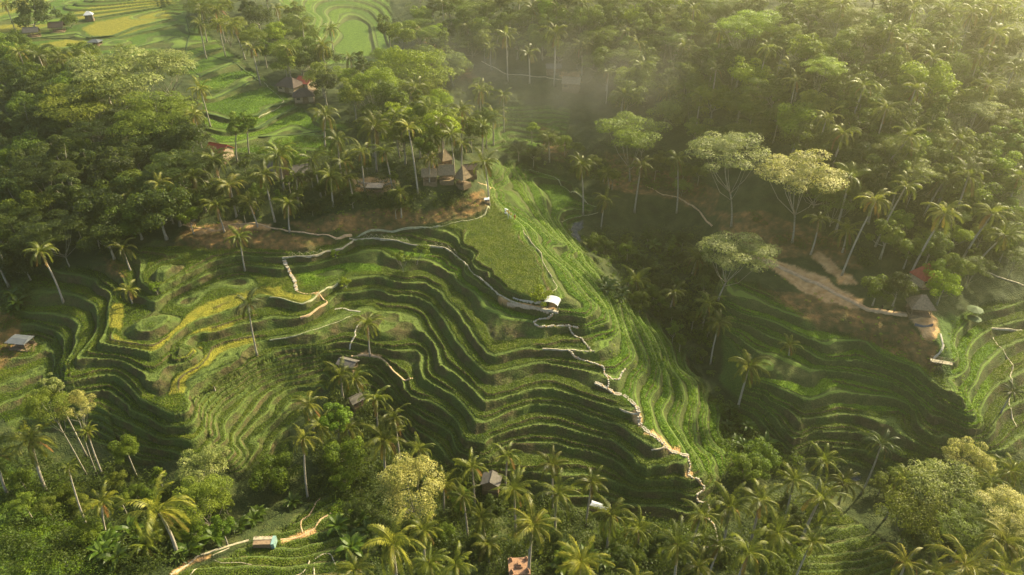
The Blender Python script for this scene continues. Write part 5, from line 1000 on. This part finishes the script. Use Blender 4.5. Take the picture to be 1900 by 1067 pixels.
hut('field_hut', 167, 36, 3.6, 3.6, 2.4, 1.4, 'tarp', 'round canvas topped hut between the upper ripe fields', 'hut', R(20), 'hip', 'greythatch', ridge=.2)
hut('hut', 912, 912, 2.6, 3.4, 2.2, 1.0, 'greythatch', 'small grey roofed hut among palms under the central terraces', 'hut', R(80), 'gable', 'wood')
hut('hut', 646, 678, 4.2, 2.6, 1.4, .5, 'greythatch', 'low grey roofed hut at the foot of the stone steps', 'hut', R(-20), 'gable', 'wood', True)
hut('hut', 662, 752, 2.6, 2.2, 2.0, .9, 'greythatch', 'little peaked hut left of the shaded palm clump', 'hut', R(40), 'gable', 'brick')
hut('lean_to', 1112, 945, 3.6, 1.2, 1.6, .2, 'tarp', 'long white sheet roof under the bottom palms', 'shelter', R(-24), 'hip', 'wood', True, ridge=.9, over=.1)
# white vaulted shelter on the point of the big field
g = hit([(1024, 562)])[0]; e = empty('white_shelter', (g[0], g[1], ground(g[0], g[1])), 'curved white canvas shelter at the tip of the big field', 'shelter', None, R(-20))
b = MB(); n = 10
for k in range(n):
    a0, a1 = math.pi*k/n, math.pi*(k+1)/n
    q = [(-1.9*math.cos(a), 1.6+.9*math.sin(a)) for a in (a0, a1)]
    V = [(q[0][0], -1.5, q[0][1]), (q[1][0], -1.5, q[1][1]), (q[1][0], 1.5, q[1][1]), (q[0][0], 1.5, q[0][1])]
    b.add(V+[(x, y, z-.06) for x, y, z in V], [(0, 1, 2, 3), (7, 6, 5, 4), (0, 4, 5, 1), (2, 6, 7, 3)])
b.obj('canopy', M['tarp'], e)
for sx in (-1, 1):
    for sy in (-1, 1): MB().tube([(sx*1.85, sy*1.4, -.5), (sx*1.85, sy*1.4, 1.62)], .07, 6).obj('post', M['wood'], e)
MB().box((0, 0, -.2), (4.2, 3.4, .5)).obj('plinth', M['stone'], e); MB().box((0, 1.2, .7), (3.2, .4, .12)).box((-1.4, 1.2, .4), (.12, .4, .5)).box((1.4, 1.2, .4), (.12, .4, .5)).obj('bench', M['wood'], e)
# retaining wall under the path
def wallstrip(name, P, h, th, mat, label, cat, drop=1.6):
    Wp = hit(densify(P, 8)); n = len(Wp); x, y = Wp[:, 0], Wp[:, 1]; z = terrain(x, y)
    for _ in range(4): z[1:-1] = (z[:-2]+z[1:-1]+z[2:])/3
    tx, ty = np.gradient(x), np.gradient(y); l = np.hypot(tx, ty); nx, ny = -ty/l*th/2, tx/l*th/2
    V = np.stack([np.stack([x-nx, y-ny, z-drop], 1), np.stack([x-nx, y-ny, z+h], 1), np.stack([x+nx, y+ny, z+h], 1), np.stack([x+nx, y+ny, z-drop], 1)], 1).reshape(-1, 3)
    Fc = [[i*4+k, i*4+(k+1) % 4, (i+1)*4+(k+1) % 4, (i+1)*4+k] for i in range(n-1) for k in range(4)]+[[0, 1, 2, 3], [(n-1)*4+3, (n-1)*4+2, (n-1)*4+1, (n-1)*4]]
    return tag(link(name, mesh_np(name, V, Fc, [mat])), label, cat)
wallstrip('retaining_wall', C2((290, 660), (450, 700), (600, 725), (660, 750)), .1, .5, M['wall'], 'low earth coloured retaining wall under the path at the field tip', 'wall')
wallstrip('retaining_wall', C2((340, 600), (420, 625), (500, 640), (600, 650)), .5, .25, M['stone'], 'short stone parapet left of the white shelter', 'wall')
for k, (P, lb) in enumerate([([(663, 338), (680, 343), (700, 343), (720, 336)], 'upper curved tan bench row of the viewing terrace'), ([(662, 346), (680, 351), (700, 351), (725, 343)], 'lower curved tan bench row of the viewing terrace')]):
    wallstrip('curved_bench', P, .45, .5, M['wall'], lb, 'bench', .8)
# plaza wall, viewing deck, parasols, bottom hut, temple tower
wallstrip('plaza_wall', [(1697, 603), (1712, 606), (1730, 604)], .6, .3, M['metal'], 'grey blue parapet across the sandy plaza', 'wall', 1.0)
def deck(u, v, w, d, rz, label):
    g = hit([(u, v)])[0]; z = ground(g[0], g[1])+.9; e = empty('viewing_deck', (g[0], g[1], z), label, 'viewing platform', None, rz)
    b = MB()
    for k in range(12): b.box((-w/2+w*(k+.5)/12, 0, 0), (w/12-.04, d, .09))
    b.obj('deck_boards', M['pathpale'], e)
    for sx in (-1, 0, 1):
        for sy in (-1, 1): MB().tube([(sx*(w/2-.1), sy*(d/2-.08), -2.6), (sx*(w/2-.1), sy*(d/2-.08), .95)], .06, 6).obj('post', M['wood'], e)
    for s in (-1, 1): MB().tube([(-w/2, s*(d/2-.02), .9), (w/2, s*(d/2-.02), .9)], .04, 6).tube([(-w/2, s*(d/2-.02), .5), (w/2, s*(d/2-.02), .5)], .03, 6).obj('railing', M['pathpale'], e)
deck(1744, 678, 4.6, 1.3, R(-17), 'pale plank viewing deck jutting over the right terraces')
def parasol(u, v, r, label):
    g = hit([(u, v)])[0]; e = empty('parasol', (g[0], g[1], ground(g[0], g[1])), label, 'parasol')
    n = 8; V = [(0, 0, 2.9)]+[(r*math.cos(6.283*k/n), r*math.sin(6.283*k/n), 2.35) for k in range(n)]
    b = MB(); b.add(V+[(x, y, z-.05) for x, y, z in V], [(0, 1+k, 1+(k+1) % n) for k in range(n)]+[(n+1, n+2+(k+1) % n, n+2+k) for k in range(n)]+[(1+k, n+2+k, n+2+(k+1) % n, 1+(k+1) % n) for k in range(n)]); b.obj('canopy', M['green_tarp'], e)
    MB().tube([(0, 0, -.3), (0, 0, 2.9)], .04, 6).obj('pole', M['wood'], e)
parasol(1803, 588, 2.0, 'green parasol right of the plaza, the farther of two'); parasol(1804, 600, 1.7, 'green parasol right of the plaza, the nearer of two')
g = hit([(490, 1012)])[0]; e = empty('path_hut', (g[0], g[1], ground(g[0], g[1])), 'small brown hut with pale ledge and teal sheet beside the bottom path', 'hut', None, R(2))
MB().box((0, 0, .4), (3.4, 1.6, 2.8)).obj('wall', M['wood'], e); MB().box((0, .55, 1.85), (3.7, .7, .1)).obj('ledge', M['pathpale'], e); MB().box((2.0, 0, 1.2), (.6, 1.9, 1.5)).obj('door', M['teal'], e)
for k in range(6): MB().box((-1.5+.6*k, .9, 1.94), (.1, .3, .06)).obj('rafter', M['wood'], e)
g = hit([(963, 1072)])[0]; e = empty('brick_shrine', (g[0], g[1], ground(g[0], g[1])), 'terracotta brick shrine tower at the bottom edge', 'shrine', None, R(4))
MB().box((0, 0, 1.2), (3.4, 3.0, 3.6)).box((0, 0, 3.12), (3.8, 3.4, .24)).obj('tower', M['brick'], e)
b = MB()
for sx in (-1, 1):
    for sy in (-1, 1): b.box((sx*1.4, sy*1.2, 3.55), (.6, .6, .6), 0, 0, .7).box((sx*1.4, sy*1.2, 3.98), (.3, .3, .26), 0, 0, .5)
b.box((0, 0, 3.4), (1.2, 1.0, .32)).box((0, 0, 3.75), (.8, .7, .36), 0, 0, .6); b.obj('finial', M['brick'], e)
MB().box((0, -1.54, 1.6), (.8, .08, 1.6)).obj('door', M['wood'], e)
# zig-zag bamboo fences
def zig(P, n, label):
    Wp = hit(densify(P, 5)); x = np.interp(np.linspace(0, 1, n), np.linspace(0, 1, len(Wp)), Wp[:, 0]); y = np.interp(np.linspace(0, 1, n), np.linspace(0, 1, len(Wp)), Wp[:, 1])
    z = terrain(x, y); b = MB()
    for i in range(n-1):
        b.tube([(x[i], y[i], z[i]+(1.1 if i % 2 else .15)), (x[i+1], y[i+1], z[i+1]+(.15 if i % 2 else 1.1))], .045, 5)
        b.tube([(x[i], y[i], z[i]-.2), (x[i], y[i], z[i]+(1.15 if i % 2 else .3))], .04, 5)
    tag(b.obj('bamboo_fence', M['pathpale']), label, 'fence')
zig(C1((830, 98), (930, 92), (1060, 100), (1230, 140)), 19, 'zigzag bamboo fence beside the pale path under the bank'); zig(C1((1430, 155), (1560, 170), (1650, 230)), 9, 'zigzag bamboo fence at the bend of the pale path')
zig(C1((170, 250), (380, 245), (480, 215)), 11, 'zigzag bamboo fence above the stairs')
# ------------------------------------------------------------------ people
def person(u, v, rz, top, low, skin=(.28, .16, .10), label='', pose=0, hat=None):
    g = hit([(u, v)])[0]; zc = ground(g[0], g[1]); e = empty('person', (g[0], g[1], zc+.04), label, 'person', 'people walking along the big field' if u < 1200 else None, rz)
    me = bpy.data.meshes.new('body'); sg = .22*(1 if pose % 2 else -1)
    J = [(0, 0, .95, .14), (0, 0, 1.2, .15), (0, 0, 1.42, .15), (0, 0, 1.52, .06), (0, .02, 1.66, .105), (0, .01, 1.76, .07),
         (-.10, 0, .9, .10), (-.11, sg, .5, .075), (-.11, sg*.9-.05, .08, .05), (-.11, sg*.9+.10, .04, .04),
         (.10, 0, .9, .10), (.11, -sg, .5, .075), (.11, -sg*.9-.05, .08, .05), (.11, -sg*.9+.10, .04, .04),
         (-.21, 0, 1.42, .065), (-.27, .02-sg*.4, 1.15, .05), (-.26, .12-sg*.5, .9, .04), (.21, 0, 1.42, .065), (.27, .02+sg*.4, 1.15, .05), (.26, .12+sg*.5, .9, .04)]
    E = [(0, 1), (1, 2), (2, 3), (3, 4), (4, 5), (0, 6), (6, 7), (7, 8), (8, 9), (0, 10), (10, 11), (11, 12), (12, 13), (2, 14), (14, 15), (15, 16), (2, 17), (17, 18), (18, 19)]
    me.from_pydata([j[:3] for j in J], E, []); o = link('body', me, e)
    sk = o.modifiers.new('Skin', 'SKIN'); sk.use_smooth_shade = True; ss = o.modifiers.new('Sub', 'SUBSURF'); ss.levels = 1; ss.render_levels = 1
    for i, j in enumerate(J): me.skin_vertices[0].data[i].radius = (j[3], j[3]*.8)
    me.skin_vertices[0].data[0].use_root = True
    m, t, oo = new_mat('clothes'); P = N(t, 'ShaderNodeTexCoord').outputs['Object']; sx = N(t, 'ShaderNodeSeparateXYZ'); t.links.new(P, sx.inputs[0])
    c = ramp(t, mth(t, 'DIVIDE', sx.outputs[2], 2.0), [(0, low), (.46, low), (.47, top), (.755, top), (.765, skin), (.86, skin), (.87, (.02, .015, .01))]); bb = N(t, 'ShaderNodeBsdfPrincipled'); bb.inputs['Roughness'].default_value = .9
    t.links.new(c, bb.inputs['Base Color']); t.links.new(bb.outputs[0], oo.inputs[0]); me.materials.append(m)
    if hat:
        b = MB(); n = 10; zz = 1.72; r = .34
        b.add([(0, 0, zz+.22)]+[(r*math.cos(6.283*k/n), r*math.sin(6.283*k/n)+.01, zz) for k in range(n)]+[(0, 0, zz+.17)], [(0, 1+k, 1+(k+1) % n) for k in range(n)]+[(n+1, 1+(k+1) % n, 1+k) for k in range(n)]); b.obj('hat', M[hat], e)
    return e
Wt, Yl, Rd, Bk, Gy = (.75, .75, .8), (.65, .42, .06), (.45, .05, .03), (.02, .02, .03), (.35, .35, .38)
for q in [(938, 393, Wt, Bk, 'person in white top at the back of the walking group', 'white'), (941, 396, Yl, Wt, 'person in yellow shirt and white trousers, second from the back of the group', 'white'), (938, 400, Wt, Bk, 'person in white top and dark trousers nearest the rice, left in the group', None), (944, 400, Yl, Gy, 'person in yellow top and grey trousers in the middle of the group', 'thatch'), (943, 404, Gy, Gy, 'person in grey clothes in the middle of the group', None), (948, 404, Yl, Wt, 'person in pale yellow top bending near the front of the group', 'thatch'), (955, 407, Rd, Rd, 'person in red clothes leading the group', 'greythatch')]:
    person(q[0], q[1], random.uniform(2.2, 3.4), q[2], q[3], label=q[4], pose=q[0] % 2, hat=q[5])
person(1635, 577, R(90), (.04, .02, .02), Bk, label='person in dark clothes walking left on the sandy path to the plaza')
person(1657, 582, R(100), (.05, .05, .05), Bk, label='person in black clothes nearer the thatched pavilion', pose=1)
# ------------------------------------------------------------------ air
def haze():
    x0, x1, y0, y1, z0, z1 = -3200, 3200, -40, 3300, float(TZ.min())-1.5, max(CH, float(TZ.max())+22)+2
    b = MB().box(((x0+x1)/2, (y0+y1)/2, (z0+z1)/2), (x1-x0, y1-y0, z1-z0))
    m, t, o = new_mat('haze_air'); v = N(t, 'ShaderNodeVolumePrincipled'); v.inputs['Density'].default_value = HAZE_DENSITY; v.inputs['Color'].default_value = (.97, .96, .60, 1); v.inputs['Anisotropy'].default_value = HAZE_G
    t.links.new(v.outputs[0], o.inputs['Volume']); tag(b.obj('haze', m), 'pale morning haze filling the valley', None, None, 'stuff')
haze()
def smoke(u, v, z, size, dens, label, seed):
    c = at_height([(u, v)], z)[0]; b = MB(); n, m_ = 16, 9; V = []
    for j in range(m_+1):
        for i in range(n):
            a, p = 6.2832*i/n, math.pi*j/m_; V.append((math.sin(p)*math.cos(a), math.sin(p)*math.sin(a), math.cos(p)))
    b.add(np.array(V)*np.array(size), [(j*n+i, (j+1)*n+i, (j+1)*n+(i+1) % n, j*n+(i+1) % n) for j in range(m_) for i in range(n)])
    m, t, o = new_mat('smoke_air'); vp = N(t, 'ShaderNodeVolumePrincipled'); vp.inputs['Color'].default_value = (.95, .93, .85, 1); vp.inputs['Anisotropy'].default_value = .72
    tc = N(t, 'ShaderNodeTexCoord').outputs['Object']; mp = N(t, 'ShaderNodeVectorMath', operation='DIVIDE'); mp.inputs[1].default_value = size; t.links.new(tc, mp.inputs[0])
    ln = N(t, 'ShaderNodeVectorMath', operation='LENGTH'); t.links.new(mp.outputs[0], ln.inputs[0])
    fall = mth(t, 'MAXIMUM', mth(t, 'SUBTRACT', 1.0, ln.outputs['Value']), 0.0); nz = noise(t, .07, 3, tc)
    ns = mth(t, 'MAXIMUM', mth(t, 'MULTIPLY', mth(t, 'SUBTRACT', nz, .38), 4.0), 0.0)
    t.links.new(mth(t, 'MULTIPLY', mth(t, 'MULTIPLY', fall, ns), dens), vp.inputs['Density']); t.links.new(vp.outputs[0], o.inputs['Volume'])
    o_ = b.obj('smoke', m); o_.location = c; tag(o_, label, None, None, 'stuff')
smoke(1020, 165, 16, (110, 60, 26), .0075, 'pale smoke drifting over the far path', 1)
